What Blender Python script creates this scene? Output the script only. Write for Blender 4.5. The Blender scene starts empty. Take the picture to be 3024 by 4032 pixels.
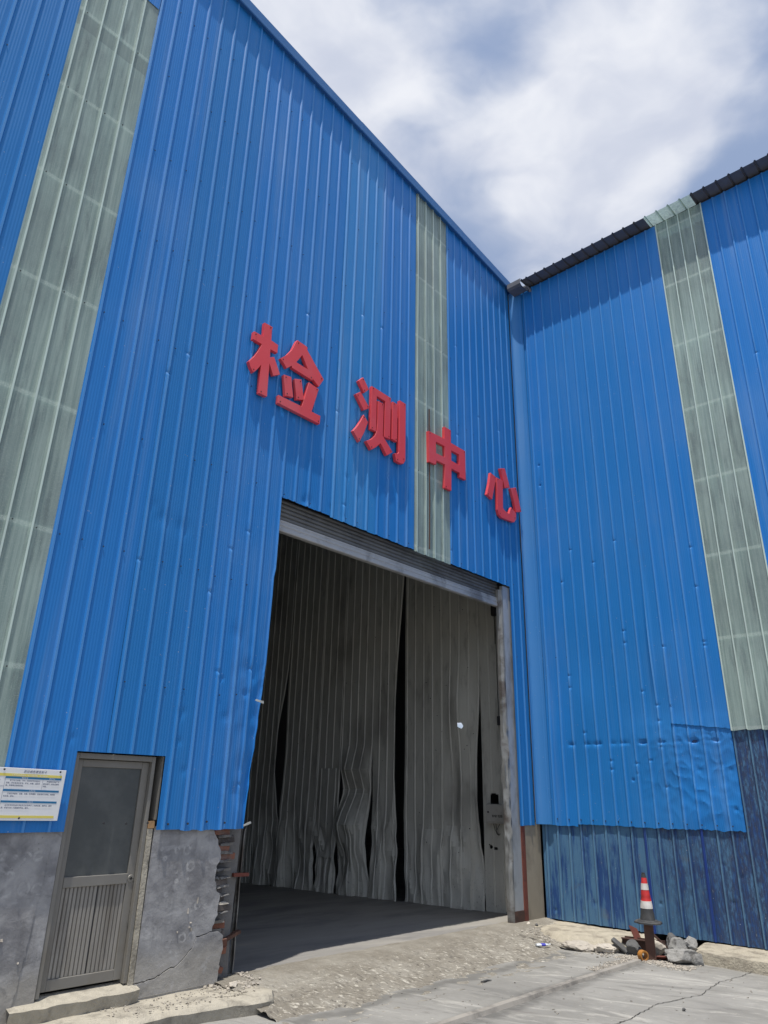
import bpy, bmesh, math, random
from mathutils import Vector, Matrix, noise
from mathutils.geometry import tessellate_polygon

scene = bpy.context.scene
COL = scene.collection
rnd = random.Random(7)
R = math.radians

# ------------------------------------------------------------------ tuning
EXPOSURE = 0.40
SKY_STRENGTH = 0.10
SUN_ENERGY = 3.6
BLUE = (0.020, 0.184, 0.525)
BLUE2 = (0.020, 0.194, 0.55)
GROUND_A, GROUND_B = (0.235, 0.23, 0.215), (0.31, 0.303, 0.283)
# cloud masses: place on the cloud layer (x/z, y/z of the view direction), radius, amount
CLOUDS = [(0.88, 0.34, 0.17, 0.30), (0.40, 0.57, 0.16, 0.34), (0.72, 0.26, 0.10, 0.20), (0.58, 0.36, 0.07, -0.14), (0.87, 0.66, 0.12, -0.22), (1.03, 0.12, 0.15, -0.34), (0.80, 0.06, 0.10, -0.20)]
CLOUD_DARK, CLOUD_LIGHT, CLOUD_VEIL = (4.6, 4.95, 5.9), (6.6, 6.75, 7.2), (3.0, 3.75, 5.4)

# ------------------------------------------------------------------ camera
cam_data = bpy.data.cameras.new('camera')
cam = bpy.data.objects.new('camera', cam_data)
COL.objects.link(cam)
cam_data.sensor_width = 36.0
cam_data.lens = 25.09
cam_data.clip_start = 0.05
cam_data.clip_end = 3000
cam.matrix_world = Matrix((
    (0.6725107, -0.2857243, -0.6827085, -11.356),
    (-0.7397798, -0.2329356, -0.6312423, -6.8),
    (0.0213341, 0.9295712, -0.3680248, 1.78),
    (0, 0, 0, 1)))
scene.camera = cam

# ------------------------------------------------------------------ view
scene.view_settings.view_transform = 'Standard'
scene.view_settings.look = 'None'
scene.view_settings.gamma = 1.0
scene.view_settings.use_curve_mapping = False
scene.view_settings.exposure = EXPOSURE
scene.render.engine = 'CYCLES'
scene.cycles.max_bounces = 8
scene.cycles.diffuse_bounces = 5
scene.cycles.transparent_max_bounces = 8
scene.cycles.use_denoising = True

# direction towards the sun (steep, from the left and a little in front of the facade)
SUN = Vector((-1.31, -0.60, 5.33)).normalized()
sun_el = math.asin(SUN.z)
sun_az = math.atan2(SUN.x, SUN.y)


# ------------------------------------------------------------------ node helper
class NT:
    def __init__(self, tree):
        self.t = tree
        self.n = tree.nodes
        self.n.clear()

    def new(self, typ, **kw):
        nd = self.n.new(typ)
        for k, v in kw.items():
            setattr(nd, k, v)
        return nd

    def link(self, a, b):
        self.t.links.new(a, b)

    def put(self, sock, v):
        if hasattr(v, 'is_output'):
            self.link(v, sock)
        elif v is not None:
            if isinstance(v, (tuple, list)) and len(v) == 3 and sock.type == 'RGBA':
                v = (*v, 1)
            sock.default_value = v

    def math(self, op, a, b=None, c=None, clamp=False):
        nd = self.new('ShaderNodeMath', operation=op, use_clamp=clamp)
        for i, v in enumerate((a, b, c)):
            self.put(nd.inputs[i], v)
        return nd.outputs[0]

    def vmath(self, op, a, b=None):
        nd = self.new('ShaderNodeVectorMath', operation=op)
        self.put(nd.inputs[0], a)
        if b is not None:
            self.put(nd.inputs[1], b)
        return nd.outputs['Value'] if op in ('LENGTH', 'DISTANCE', 'DOT_PRODUCT') else nd.outputs[0]

    def pos(self):
        return self.new('ShaderNodeNewGeometry').outputs['Position']

    def obj(self):
        return self.new('ShaderNodeTexCoord').outputs['Object']

    def rand(self):
        return self.new('ShaderNodeObjectInfo').outputs['Random']

    def sep(self, v):
        nd = self.new('ShaderNodeSeparateXYZ')
        self.link(v, nd.inputs[0])
        return nd.outputs

    def comb(self, x, y, z):
        nd = self.new('ShaderNodeCombineXYZ')
        for i, v in enumerate((x, y, z)):
            self.put(nd.inputs[i], v)
        return nd.outputs[0]

    def scale(self, v, s):
        return self.vmath('MULTIPLY', v, s)

    def noise(self, vec, scale=1.0, detail=4.0, rough=0.5, dist=0.0):
        nd = self.new('ShaderNodeTexNoise')
        self.link(vec, nd.inputs['Vector'])
        nd.inputs['Scale'].default_value = scale
        nd.inputs['Detail'].default_value = detail
        nd.inputs['Roughness'].default_value = rough
        nd.inputs['Distortion'].default_value = dist
        return nd.outputs['Fac']

    def voro(self, vec, scale=1.0, feature='F1', out='Distance'):
        nd = self.new('ShaderNodeTexVoronoi', feature=feature)
        self.link(vec, nd.inputs['Vector'])
        nd.inputs['Scale'].default_value = scale
        return nd.outputs[out]

    def step(self, v, lo, hi, a=0.0, b=1.0):
        nd = self.new('ShaderNodeMapRange', interpolation_type='SMOOTHSTEP')
        self.put(nd.inputs[0], v)
        for i, x in enumerate((lo, hi, a, b)):
            nd.inputs[i + 1].default_value = x
        return nd.outputs[0]

    def mix(self, fac, a, b, blend='MIX'):
        nd = self.new('ShaderNodeMix', data_type='RGBA', blend_type=blend)
        self.put(nd.inputs[0], fac)
        self.put(nd.inputs[6], a)
        self.put(nd.inputs[7], b)
        return nd.outputs[2]

    def hsv(self, col, h=0.5, s=1.0, v=1.0):
        nd = self.new('ShaderNodeHueSaturation')
        self.put(nd.inputs['Hue'], h)
        self.put(nd.inputs['Saturation'], s)
        self.put(nd.inputs['Value'], v)
        self.put(nd.inputs['Color'], col)
        return nd.outputs[0]

    def bump(self, height, strength=0.3, distance=0.01):
        nd = self.new('ShaderNodeBump')
        nd.inputs['Strength'].default_value = strength
        nd.inputs['Distance'].default_value = distance
        self.link(height, nd.inputs['Height'])
        return nd.outputs[0]

    def principled(self, col, rough=0.6, metal=0.0, normal=None, spec=0.5, out=True):
        nd = self.new('ShaderNodeBsdfPrincipled')
        self.put(nd.inputs['Base Color'], col)
        self.put(nd.inputs['Roughness'], rough)
        self.put(nd.inputs['Metallic'], metal)
        self.put(nd.inputs['Specular IOR Level'], spec)
        if normal is not None:
            self.link(normal, nd.inputs['Normal'])
        if out:
            self.out(nd.outputs[0])
        return nd.outputs[0]

    def out(self, sh):
        o = self.new('ShaderNodeOutputMaterial')
        self.link(sh, o.inputs['Surface'])


def material(name):
    m = bpy.data.materials.new(name)
    m.use_nodes = True
    return m, NT(m.node_tree)


# ------------------------------------------------------------------ sky and sun
world = bpy.data.worlds.new('World')
scene.world = world
world.use_nodes = True
w = NT(world.node_tree)
sky = w.new('ShaderNodeTexSky', sky_type='NISHITA')
sky.sun_disc = False
sky.sun_elevation = sun_el
sky.sun_rotation = sun_az % (2 * math.pi)
sky.air_density = 1.0
sky.dust_density = 1.6
sky.ozone_density = 1.0
d = w.new('ShaderNodeTexCoord').outputs['Generated']
dx, dy, dz = w.sep(d)
zz = w.math('MAXIMUM', w.math('ADD', dz, 0.06), 0.06)
px = w.math('DIVIDE', dx, zz)
py = w.math('DIVIDE', dy, zz)
p2 = w.comb(px, py, 0.0)
warp = w.new('ShaderNodeTexNoise')
w.link(p2, warp.inputs['Vector'])
warp.inputs['Scale'].default_value = 3.0
warp.inputs['Detail'].default_value = 3.0
wofs = w.vmath('MULTIPLY', w.vmath('SUBTRACT', warp.outputs['Color'], (0.5, 0.5, 0.5)), (0.19, 0.19, 0.0))
pw = w.vmath('ADD', p2, wofs)
cov = w.noise(w.vmath('ADD', pw, (3.1, 1.7, 0.0)), 2.2, 5.0, 0.52)
mask = cov
for (gx, gy, gr, ga) in CLOUDS:
    dd = w.vmath('DISTANCE', pw, (gx, gy, 0.0))
    q = w.math('DIVIDE', dd, gr)
    e = w.math('EXPONENT', w.math('MULTIPLY', w.math('MULTIPLY', q, q), -1.0))
    mask = w.math('ADD', mask, w.math('MULTIPLY', e, ga))
fine = w.noise(pw, 7.0, 6.0, 0.55)
mask = w.math('ADD', mask, w.math('MULTIPLY', w.math('SUBTRACT', fine, 0.5), 0.26))
thick = w.step(mask, 0.36, 0.65)
thick = w.math('MULTIPLY', thick, w.step(dz, 0.02, 0.22, 0.25, 1.0))
grey = w.noise(w.vmath('ADD', pw, (9.0, 4.0, 0.0)), 4.0, 5.0, 0.5)
ccol = w.mix(w.step(grey, 0.38, 0.66), CLOUD_DARK, CLOUD_LIGHT)
veil = w.mix(0.60, sky.outputs[0], CLOUD_VEIL)
col = w.mix(thick, veil, ccol)
bg = w.new('ShaderNodeBackground')
w.link(col, bg.inputs['Color'])
bg.inputs['Strength'].default_value = SKY_STRENGTH
wo = w.new('ShaderNodeOutputWorld')
w.link(bg.outputs[0], wo.inputs['Surface'])

sl = bpy.data.lights.new('sun', 'SUN')
sl.energy = SUN_ENERGY
sl.angle = R(0.6)
sl.color = (1.0, 0.95, 0.87)
so = bpy.data.objects.new('sun', sl)
COL.objects.link(so)
so.location = (-6, -3, 30)
so.rotation_euler = (-SUN).to_track_quat('-Z', 'Y').to_euler()


# ------------------------------------------------------------------ object helpers
def tag(o, label=None, cat=None, group=None, kind=None):
    if label:
        o['label'] = label
    if cat:
        o['category'] = cat
    if group:
        o['group'] = group
    if kind:
        o['kind'] = kind
    return o


def empty(name, loc=(0, 0, 0), rz=0.0):
    o = bpy.data.objects.new(name, None)
    o.empty_display_size = 0.2
    o.location = loc
    o.rotation_euler = (0, 0, rz)
    COL.objects.link(o)
    return o


class MB:
    """collects faces and links them as one mesh object"""
    def __init__(self):
        self.v, self.f, self.m = [], [], []

    def add(self, verts, faces, mi=0):
        b = len(self.v)
        self.v += [tuple(x) for x in verts]
        self.f += [tuple(i + b for i in f) for f in faces]
        self.m += [mi] * len(faces)
        return self

    def box(self, x0, x1, y0, y1, z0, z1, mi=0, M=None, jit=0.0):
        vs = [Vector((x, y, z)) for z in (z0, z1) for y in (y0, y1) for x in (x0, x1)]
        if jit:
            vs = [v + Vector((rnd.uniform(-jit, jit) for _ in range(3))) for v in vs]
        if M is not None:
            vs = [M @ v for v in vs]
        return self.add(vs, [(0, 2, 3, 1), (4, 5, 7, 6), (0, 1, 5, 4), (2, 6, 7, 3), (0, 4, 6, 2), (1, 3, 7, 5)], mi)

    def prism(self, loops, fn, d0, d1, mi=0):
        """loops: outline and holes in 2-D; fn(a, b, depth) -> point; closed solid between the depths"""
        flat = [p for l in loops for p in l]
        tris = tessellate_polygon([[Vector((p[0], p[1], 0)) for p in l] for l in loops])
        n = len(flat)
        vs = [fn(p[0], p[1], d0) for p in flat] + [fn(p[0], p[1], d1) for p in flat]
        fs = [tuple(t) for t in tris] + [tuple(i + n for i in reversed(t)) for t in tris]
        b = 0
        for l in loops:
            k = len(l)
            for i in range(k):
                j = (i + 1) % k
                fs.append((b + i, b + j, n + b + j, n + b + i))
            b += k
        return self.add(vs, fs, mi)

    def tube(self, pts, r, seg=8, mi=0, cap=True):
        pts = [Vector(p) for p in pts]
        rings = []
        for i, p in enumerate(pts):
            t = (pts[min(i + 1, len(pts) - 1)] - pts[max(i - 1, 0)]).normalized()
            a = t.orthogonal().normalized() if i == 0 else (rings[-1][1] - t * rings[-1][1].dot(t)).normalized()
            rr = r[i] if isinstance(r, (list, tuple)) else r
            b = t.cross(a)
            rings.append(([p + (a * math.cos(2 * math.pi * k / seg) + b * math.sin(2 * math.pi * k / seg)) * rr for k in range(seg)], a))
        vs = [v for rg in rings for v in rg[0]]
        fs = []
        for i in range(len(pts) - 1):
            for k in range(seg):
                k2 = (k + 1) % seg
                fs.append((i * seg + k, i * seg + k2, (i + 1) * seg + k2, (i + 1) * seg + k))
        if cap:
            fs.append(tuple(reversed(range(seg))))
            fs.append(tuple((len(pts) - 1) * seg + k for k in range(seg)))
        return self.add(vs, fs, mi)

    def lathe(self, prof, seg=24, mi=0, sides=None):
        vs, fs = [], []
        for (r, z) in prof:
            for k in range(seg):
                a = 2 * math.pi * k / seg
                vs.append((r * math.cos(a), r * math.sin(a), z))
        for i in range(len(prof) - 1):
            for k in range(seg):
                k2 = (k + 1) % seg
                fs.append((i * seg + k, i * seg + k2, (i + 1) * seg + k2, (i + 1) * seg + k))
        return self.add(vs, fs, mi)

    def grid(self, P, mi=0, skip=None):
        nu, nv = len(P), len(P[0])
        vs = [p for row in P for p in row]
        fs = []
        for i in range(nu - 1):
            for j in range(nv - 1):
                if skip and skip(i, j):
                    continue
                fs.append((i * nv + j, (i + 1) * nv + j, (i + 1) * nv + j + 1, i * nv + j + 1))
        return self.add(vs, fs, mi)

    def build(self, name, mat, parent=None, smooth=None, label=None, loc=None, fix=True):
        me = bpy.data.meshes.new(name)
        me.from_pydata(self.v, [], self.f)
        mats = mat if isinstance(mat, (list, tuple)) else [mat]
        for m in mats:
            me.materials.append(m)
        if len(mats) > 1:
            me.polygons.foreach_set('material_index', self.m)
        if fix:
            bm = bmesh.new()
            bm.from_mesh(me)
            bmesh.ops.recalc_face_normals(bm, faces=bm.faces)
            bm.to_mesh(me)
            bm.free()
        if smooth is not None:
            me.shade_smooth()
            me.set_sharp_from_angle(angle=R(smooth))
        me.update()
        o = bpy.data.objects.new(name, me)
        COL.objects.link(o)
        if parent is not None:
            o.parent = parent
        if loc is not None:
            o.location = loc
        if label:
            o['label'] = label
        return o


def bevel(o, w_=0.004, seg=1):
    bm = bmesh.new()
    bm.from_mesh(o.data)
    bmesh.ops.bevel(bm, geom=list(bm.edges), offset=w_, segments=seg, affect='EDGES', clamp_overlap=True)
    bm.to_mesh(o.data)
    bm.free()
    return o


def nz(x, y=0.0, z=0.0):
    return noise.noise(Vector((x, y, z)))


def fbm(x, y, z=0.0, o=4):
    return noise.fractal(Vector((x, y, z)), 1.0, 2.0, o)


# ------------------------------------------------------------------ materials
def m_blue(name, base, dust=(0.30, 0.42, 0.58), amt=0.35, rough=0.4, ribs=None, fixed=False):
    m, n = material(name)
    P = n.pos()
    r = 0.5 if fixed else n.rand()
    streak = n.noise(n.scale(P, (9.0, 9.0, 0.22)), 1.0, 5.0, 0.6)
    blotch = n.noise(P, 0.55, 4.0, 0.55)
    grime = n.noise(n.scale(P, (3.0, 3.0, 0.8)), 1.0, 6.0, 0.65)
    c = n.hsv(base, n.math('ADD', 0.498, n.math('MULTIPLY', r, 0.004)), 1.0,
              n.math('ADD', 0.94, n.math('MULTIPLY', r, 0.12)))
    dr = n.math('MULTIPLY', n.math('ADD', 0.25, n.math('MULTIPLY', r, 1.1)), amt)
    c = n.mix(n.math('MULTIPLY', n.step(streak, 0.48, 0.75), n.math('MULTIPLY', dr, 0.45)), c, dust)
    c = n.mix(n.math('MULTIPLY', n.step(blotch, 0.45, 0.70), n.math('MULTIPLY', dr, 0.22)), c, dust)
    c = n.mix(n.math('MULTIPLY', n.step(grime, 0.60, 0.80), 0.25), c, (0.05, 0.09, 0.16))
    if ribs:
        # sunlit rib flanks painted in as pale lines along the crests
        ax, ph, pitch = ribs
        u = n.math('MULTIPLY', n.sep(P)[ax], 1.0 if ax == 0 else -1.0)
        fr = n.math('FRACT', n.math('ADD', n.math('DIVIDE', n.math('SUBTRACT', u, ph), pitch), 100.5))
        dist = n.math('MULTIPLY', n.math('ABSOLUTE', n.math('SUBTRACT', fr, 0.5)), pitch)
        c = n.mix(n.math('MULTIPLY', n.step(dist, 0.015, 0.009), n.math('ADD', 0.12, n.math('MULTIPLY', streak, 0.45))), c, (0.16, 0.38, 0.70))
    spk = n.voro(P, 26.0)
    pick = n.noise(P, 9.0, 2.0)
    chip = n.math('MULTIPLY', n.step(spk, 0.16, 0.10), n.step(pick, 0.62, 0.66))
    c = n.mix(n.math('MULTIPLY', chip, 0.6), c, (0.45, 0.5, 0.55))
    ro = n.math('ADD', rough - 0.06, n.math('MULTIPLY', blotch, 0.2))
    bmp = n.bump(n.noise(n.scale(P, (1.6, 1.6, 0.7)), 1.0, 3.0, 0.5), 0.25, 0.03)
    n.principled(c, ro, 0.0, bmp, 0.25)
    return m


M_BLUE = m_blue('blue painted steel', BLUE, ribs=(0, -8.71, 0.2275))
M_BLUE_R = m_blue('blue painted steel of the shed', BLUE2, ribs=(1, 3.27, 0.2113))
M_BLUE_T = m_blue('blue painted steel of the torn sheet', BLUE2, ribs=(1, 3.27, 0.2113), fixed=True)
M_BLUE_P = m_blue('paler blue steel', (0.034, 0.225, 0.56), amt=0.7, ribs=(0, -8.71, 0.2275), fixed=True)
M_CORNER = m_blue('corner flashing blue', (0.05, 0.22, 0.54), amt=0.6)


def m_weathered():
    m, n = material('weathered blue steel')
    P = n.pos()
    r = n.rand()
    st = n.noise(n.scale(P, (16.0, 16.0, 1.3)), 1.0, 7.0, 0.70)
    big = n.noise(n.scale(P, (3.0, 3.0, 1.0)), 1.0, 6.0, 0.66)
    fl = n.noise(n.scale(P, (30.0, 30.0, 9.0)), 1.0, 5.0, 0.7)
    deep = (0.018, 0.065, 0.21)
    fade = (0.075, 0.18, 0.31)
    dark = (0.030, 0.050, 0.110)
    k = n.step(n.math('ADD', n.math('ADD', n.math('MULTIPLY', st, 0.55), n.math('MULTIPLY', big, 0.55)), n.math('MULTIPLY', r, 0.12)), 0.57, 0.70)
    c = n.mix(k, fade, deep)
    x, y, z = n.sep(P)
    # nearer to the roadside the chalked paint is darker and dirtier
    old = n.step(n.math('ADD', n.math('MULTIPLY', y, -0.28), n.math('MULTIPLY', big, 0.9)), 0.75, 1.35)
    c = n.mix(n.math('MULTIPLY', old, n.step(fl, 0.35, 0.6)), c, dark)
    c = n.mix(n.math('MULTIPLY', n.step(fl, 0.60, 0.72), 0.65), c, (0.20, 0.24, 0.28))
    c = n.mix(n.math('MULTIPLY', n.step(n.noise(P, 3.2, 4.0), 0.62, 0.75), 0.35), c, (0.13, 0.13, 0.12))
    c = n.mix(n.math('MULTIPLY', n.step(n.noise(P, 45.0, 2.0), 0.74, 0.80), 0.8), c, (0.55, 0.58, 0.60))
    fr = n.math('FRACT', n.math('ADD', n.math('DIVIDE', n.math('SUBTRACT', n.math('MULTIPLY', y, -1.0), 3.27), 0.2113), 100.5))
    dist = n.math('MULTIPLY', n.math('SUBTRACT', fr, 0.5), 0.2113)
    crest = n.step(n.math('ABSOLUTE', dist), 0.014, 0.008)
    foot = n.step(n.math('ABSOLUTE', n.math('SUBTRACT', n.math('ABSOLUTE', dist), 0.026)), 0.009, 0.003)
    c = n.mix(n.math('MULTIPLY', foot, n.math('ADD', 0.30, n.math('MULTIPLY', big, 0.5))), c, (0.012, 0.030, 0.090))
    c = n.mix(n.math('MULTIPLY', crest, n.math('ADD', 0.20, n.math('MULTIPLY', st, 0.7))), c, (0.13, 0.26, 0.38))
    n.principled(c, 0.55, 0.0, n.bump(n.math('ADD', fl, n.math('MULTIPLY', st, 2.0)), 0.35, 0.004), 0.4)
    return m


M_WEATHER = m_weathered()


def m_frp():
    m, n = material('translucent fibreglass')
    P = n.pos()
    r = n.rand()
    st = n.noise(n.scale(P, (22.0, 22.0, 0.5)), 1.0, 6.0, 0.7)
    bl = n.noise(n.scale(P, (1.0, 1.0, 0.6)), 1.3, 5.0, 0.6)
    fi = n.noise(P, 90.0, 3.0, 0.7)
    c = n.mix(n.step(st, 0.32, 0.72), (0.31, 0.425, 0.40), (0.52, 0.655, 0.60))
    lum = n.noise(n.scale(P, (0.7, 0.7, 0.45)), 1.0, 3.0, 0.5)
    c = n.hsv(c, 0.5, 1.0, n.math('ADD', 0.55, n.math('MULTIPLY', lum, 0.95)))
    c = n.mix(n.math('MULTIPLY', n.step(bl, 0.42, 0.68), 0.65), c, (0.27, 0.34, 0.335))
    s2 = n.noise(n.scale(P, (9.0, 9.0, 0.9)), 1.0, 5.0, 0.6)
    c = n.mix(n.math('MULTIPLY', n.step(s2, 0.52, 0.66), 0.55), c, (0.19, 0.25, 0.255))
    c = n.mix(n.math('MULTIPLY', n.step(fi, 0.5, 0.7), 0.35), c, (0.66, 0.75, 0.69))
    x, y, z = n.sep(P)
    lines = None
    for zl in (2.78, 4.09, 5.40, 6.70, 8.03, 9.33, 10.63, 11.9):
        v = n.step(n.math('ABSOLUTE', n.math('SUBTRACT', n.math('ADD', z, n.math('MULTIPLY', bl, 0.03)), zl + 0.015)), 0.032, 0.016)
        lines = v if lines is None else n.math('MAXIMUM', lines, v)
    c = n.mix(n.math('MULTIPLY', lines, n.math('ADD', 0.16, n.math('MULTIPLY', n.step(fi, 0.4, 0.6), 0.30))), c, (0.74, 0.82, 0.76))
    lap = n.math('MULTIPLY', n.math('LESS_THAN', n.math('ABSOLUTE', n.math('SUBTRACT', z, 10.47)), 0.12), n.math('LESS_THAN', x, -8.0))
    c = n.mix(n.math('MULTIPLY', lap, 0.45), c, (0.22, 0.28, 0.28))
    pr = n.principled(c, 0.38, 0.0, n.bump(n.math('ADD', fi, st), 0.3, 0.004), 0.5, out=False)
    tl = n.new('ShaderNodeBsdfTranslucent')
    n.link(c, tl.inputs['Color'])
    tp = n.new('ShaderNodeBsdfTransparent')
    tp.inputs['Color'].default_value = (0.80, 0.92, 0.86, 1)
    a = n.new('ShaderNodeMixShader')
    a.inputs[0].default_value = 0.22
    n.link(pr, a.inputs[1])
    n.link(tl.outputs[0], a.inputs[2])
    b = n.new('ShaderNodeMixShader')
    b.inputs[0].default_value = 0.18
    n.link(a.outputs[0], b.inputs[1])
    n.link(tp.outputs[0], b.inputs[2])
    n.out(b.outputs[0])
    return m


M_FRP = m_frp()


def m_simple(name, base, rough=0.6, metal=0.0, var=0.25, scale=6.0, dirt=None, dirt_amt=0.4, bump=0.2, bd=0.004, spec=0.5, stretch=(1, 1, 1), local=False, rv=0.0, dscale=1.0):
    m, n = material(name)
    P = n.obj() if local else n.pos()
    P = n.scale(P, stretch)
    a = n.noise(P, scale, 6.0, 0.62)
    c = n.hsv(base, 0.5, 1.0, n.math('ADD', 1.0 - var, n.math('MULTIPLY', a, 2 * var)))
    if rv:
        c = n.hsv(c, 0.5, 1.0, n.math('ADD', 1.0 - rv, n.math('MULTIPLY', n.rand(), 2 * rv)))
    if dirt:
        b = n.noise(P, scale * 0.45 * dscale, 6.0, 0.65, 0.4)
        c = n.mix(n.math('MULTIPLY', n.step(b, 0.45, 0.68), dirt_amt), c, dirt)
    n.principled(c, n.math('ADD', rough - 0.08, n.math('MULTIPLY', a, 0.16)), metal, n.bump(n.noise(P, scale * 4, 5.0, 0.6), bump, bd), spec)
    return m


M_RED = m_simple('red sign paint', (0.70, 0.060, 0.075), 0.5, var=0.08, scale=1.6, dirt=(0.64, 0.14, 0.16), dirt_amt=0.5, bump=0.08)
def m_inner():
    m, n = material('grey inner steel')
    P = n.pos()
    x, y, z = n.sep(P)
    a = n.noise(n.scale(P, (2.2, 2.2, 0.55)), 1.6, 6.0, 0.62)
    b = n.noise(n.scale(P, (6.0, 6.0, 1.5)), 1.0, 6.0, 0.65)
    f = n.noise(P, 22.0, 4.0, 0.7)
    soot = n.noise(n.scale(P, (1.0, 0.9, 0.45)), 1.0, 4.0, 0.55)
    c = n.hsv((0.50, 0.495, 0.445), 0.5, 1.0, n.math('ADD', 0.80, n.math('ADD', n.math('MULTIPLY', a, 0.25), n.math('MULTIPLY', n.rand(), 0.16))))
    c = n.mix(n.math('MULTIPLY', n.step(b, 0.50, 0.70), 0.5), c, (0.20, 0.195, 0.175))
    c = n.mix(n.math('MULTIPLY', n.step(soot, 0.54, 0.74), 0.45), c, (0.10, 0.088, 0.08))
    c = n.mix(n.math('MULTIPLY', n.step(n.math('ADD', z, n.math('MULTIPLY', a, 1.2)), 2.3, 0.9), 0.75), c, (0.66, 0.65, 0.58))  # pale foot of the lining: dust, with bounced sunlight painted in
    c = n.mix(n.math('MULTIPLY', n.math('MULTIPLY', n.step(f, 0.60, 0.68), n.step(z, 1.3, 0.2)), 0.6), c, (0.15, 0.145, 0.13))
    n.principled(c, 0.5, 0.0, n.bump(f, 0.1, 0.003), 0.4)
    return m


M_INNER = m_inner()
M_GALV = m_simple('galvanised steel', (0.42, 0.44, 0.45), 0.45, 0.35, var=0.18, scale=5, dirt=(0.16, 0.15, 0.14), dirt_amt=0.6, stretch=(1, 1, 0.5))
M_SLAT = m_simple('shaded grimy slat', (0.17, 0.17, 0.165), 0.5, 0.2, var=0.2, scale=3, dirt=(0.07, 0.065, 0.06), dirt_amt=0.7)  # grime plus the shade under the gate header, both put into the colour
M_RAIL = m_simple('bent dirty rail', (0.26, 0.265, 0.26), 0.4, 0.4, var=0.35, scale=6, dirt=(0.07, 0.05, 0.04), dirt_amt=0.8)
M_SHUT = m_simple('shutter steel', (0.46, 0.46, 0.455), 0.42, 0.25, var=0.15, scale=3, dirt=(0.12, 0.11, 0.10), dirt_amt=0.7)  # bottom bar: paler than the slats, the light it catches is painted in
M_RUST = m_simple('rusted steel', (0.085, 0.042, 0.030), 0.8, 0.0, var=0.35, scale=7, dirt=(0.030, 0.022, 0.020), dirt_amt=0.7, bump=0.4)
M_RUSTR = m_simple('red rusted primer', (0.16, 0.045, 0.030), 0.75, 0.0, var=0.35, scale=9, dirt=(0.05, 0.025, 0.02), dirt_amt=0.6, bump=0.4)
M_DARK = m_simple('dark grimy metal', (0.035, 0.035, 0.038), 0.6, var=0.3, scale=8)
M_UNDER = m_simple('roof sheet underside', (0.13, 0.135, 0.155), 0.55, var=0.12, scale=3, dirt=(0.05, 0.05, 0.055))
M_PILLAR = m_simple('stained render pillar', (0.30, 0.265, 0.205), 0.85, var=0.22, scale=3, dirt=(0.12, 0.10, 0.075), dirt_amt=0.65, bump=0.4, stretch=(1, 1, 0.6))
M_BRICK = m_simple('broken red brick', (0.20, 0.085, 0.055), 0.9, var=0.35, scale=14, dirt=(0.20, 0.18, 0.165), dirt_amt=0.75, bump=0.6, bd=0.01, rv=0.35, dscale=0.5)
M_BRICKG = m_simple('sooty brick', (0.10, 0.085, 0.078), 0.9, var=0.35, scale=14, dirt=(0.22, 0.20, 0.19), dirt_amt=0.6, bump=0.6, bd=0.01, rv=0.35)
M_MORTAR = m_simple('grey mortar', (0.17, 0.165, 0.16), 0.95, var=0.3, scale=12, bump=0.6, bd=0.01)
M_ALU = m_simple('dusty aluminium', (0.205, 0.197, 0.18), 0.55, 0.15, var=0.2, scale=3, dirt=(0.17, 0.15, 0.12), dirt_amt=0.6, bump=0.1)
M_ALUP = m_simple('dusty door panel', (0.275, 0.262, 0.240), 0.6, 0.05, var=0.25, scale=2.0, dirt=(0.12, 0.105, 0.085), dirt_amt=0.6, stretch=(3, 3, 0.6), bump=0.1, rv=0.08)
M_SEAM = m_simple('unfaded deep blue paint', (0.011, 0.042, 0.22), 0.5, var=0.3, scale=6, stretch=(1, 1, 0.3), dirt=(0.045, 0.10, 0.20), dirt_amt=0.7)
M_WHITE = m_simple('white board', (0.74, 0.75, 0.76), 0.4, var=0.05, scale=3, dirt=(0.6, 0.6, 0.58), dirt_amt=0.3, bump=0.03)
M_YELLOW = m_simple('yellow print', (0.70, 0.60, 0.13), 0.45, var=0.05, bump=0.0)
M_TEAL = m_simple('blue print', (0.010, 0.15, 0.33), 0.45, var=0.05, bump=0.0)
M_INK = m_simple('grey blue ink', (0.16, 0.19, 0.27), 0.5, var=0.05, bump=0.0)
M_BLACK = m_simple('black print', (0.02, 0.02, 0.02), 0.5, var=0.05, bump=0.0)
M_RUBBER = m_simple('dusty black rubber', (0.045, 0.047, 0.050), 0.75, var=0.25, scale=8, dirt=(0.13, 0.125, 0.115), dirt_amt=0.55)
M_CRED = m_simple('faded red reflective', (0.55, 0.035, 0.035), 0.5, var=0.2, scale=7, dirt=(0.28, 0.05, 0.05), dirt_amt=0.5, local=True)
M_CWHITE = m_simple('dirty white reflective', (0.62, 0.60, 0.57), 0.5, var=0.15, scale=9, dirt=(0.32, 0.30, 0.27), dirt_amt=0.7, local=True)
M_ORANGE = m_simple('dull orange paint', (0.42, 0.18, 0.035), 0.55, var=0.2, scale=14, dirt=(0.17, 0.08, 0.03), dirt_amt=0.5, local=True)
M_ROCK = m_simple('grey rubble stone', (0.30, 0.295, 0.28), 0.9, var=0.4, scale=16, dirt=(0.06, 0.056, 0.05), dirt_amt=0.85, bump=0.8, bd=0.02, local=True, rv=0.25)
M_ROCKD = m_simple('dark rubble stone', (0.12, 0.12, 0.12), 0.9, var=0.4, scale=7, dirt=(0.04, 0.04, 0.04), dirt_amt=0.6, bump=0.8, bd=0.02, local=True)
M_PALE = m_simple('pale broken mortar', (0.48, 0.44, 0.38), 0.95, var=0.25, scale=12, dirt=(0.25, 0.22, 0.18), dirt_amt=0.5, bump=0.6, bd=0.01, local=True, rv=0.2)
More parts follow.
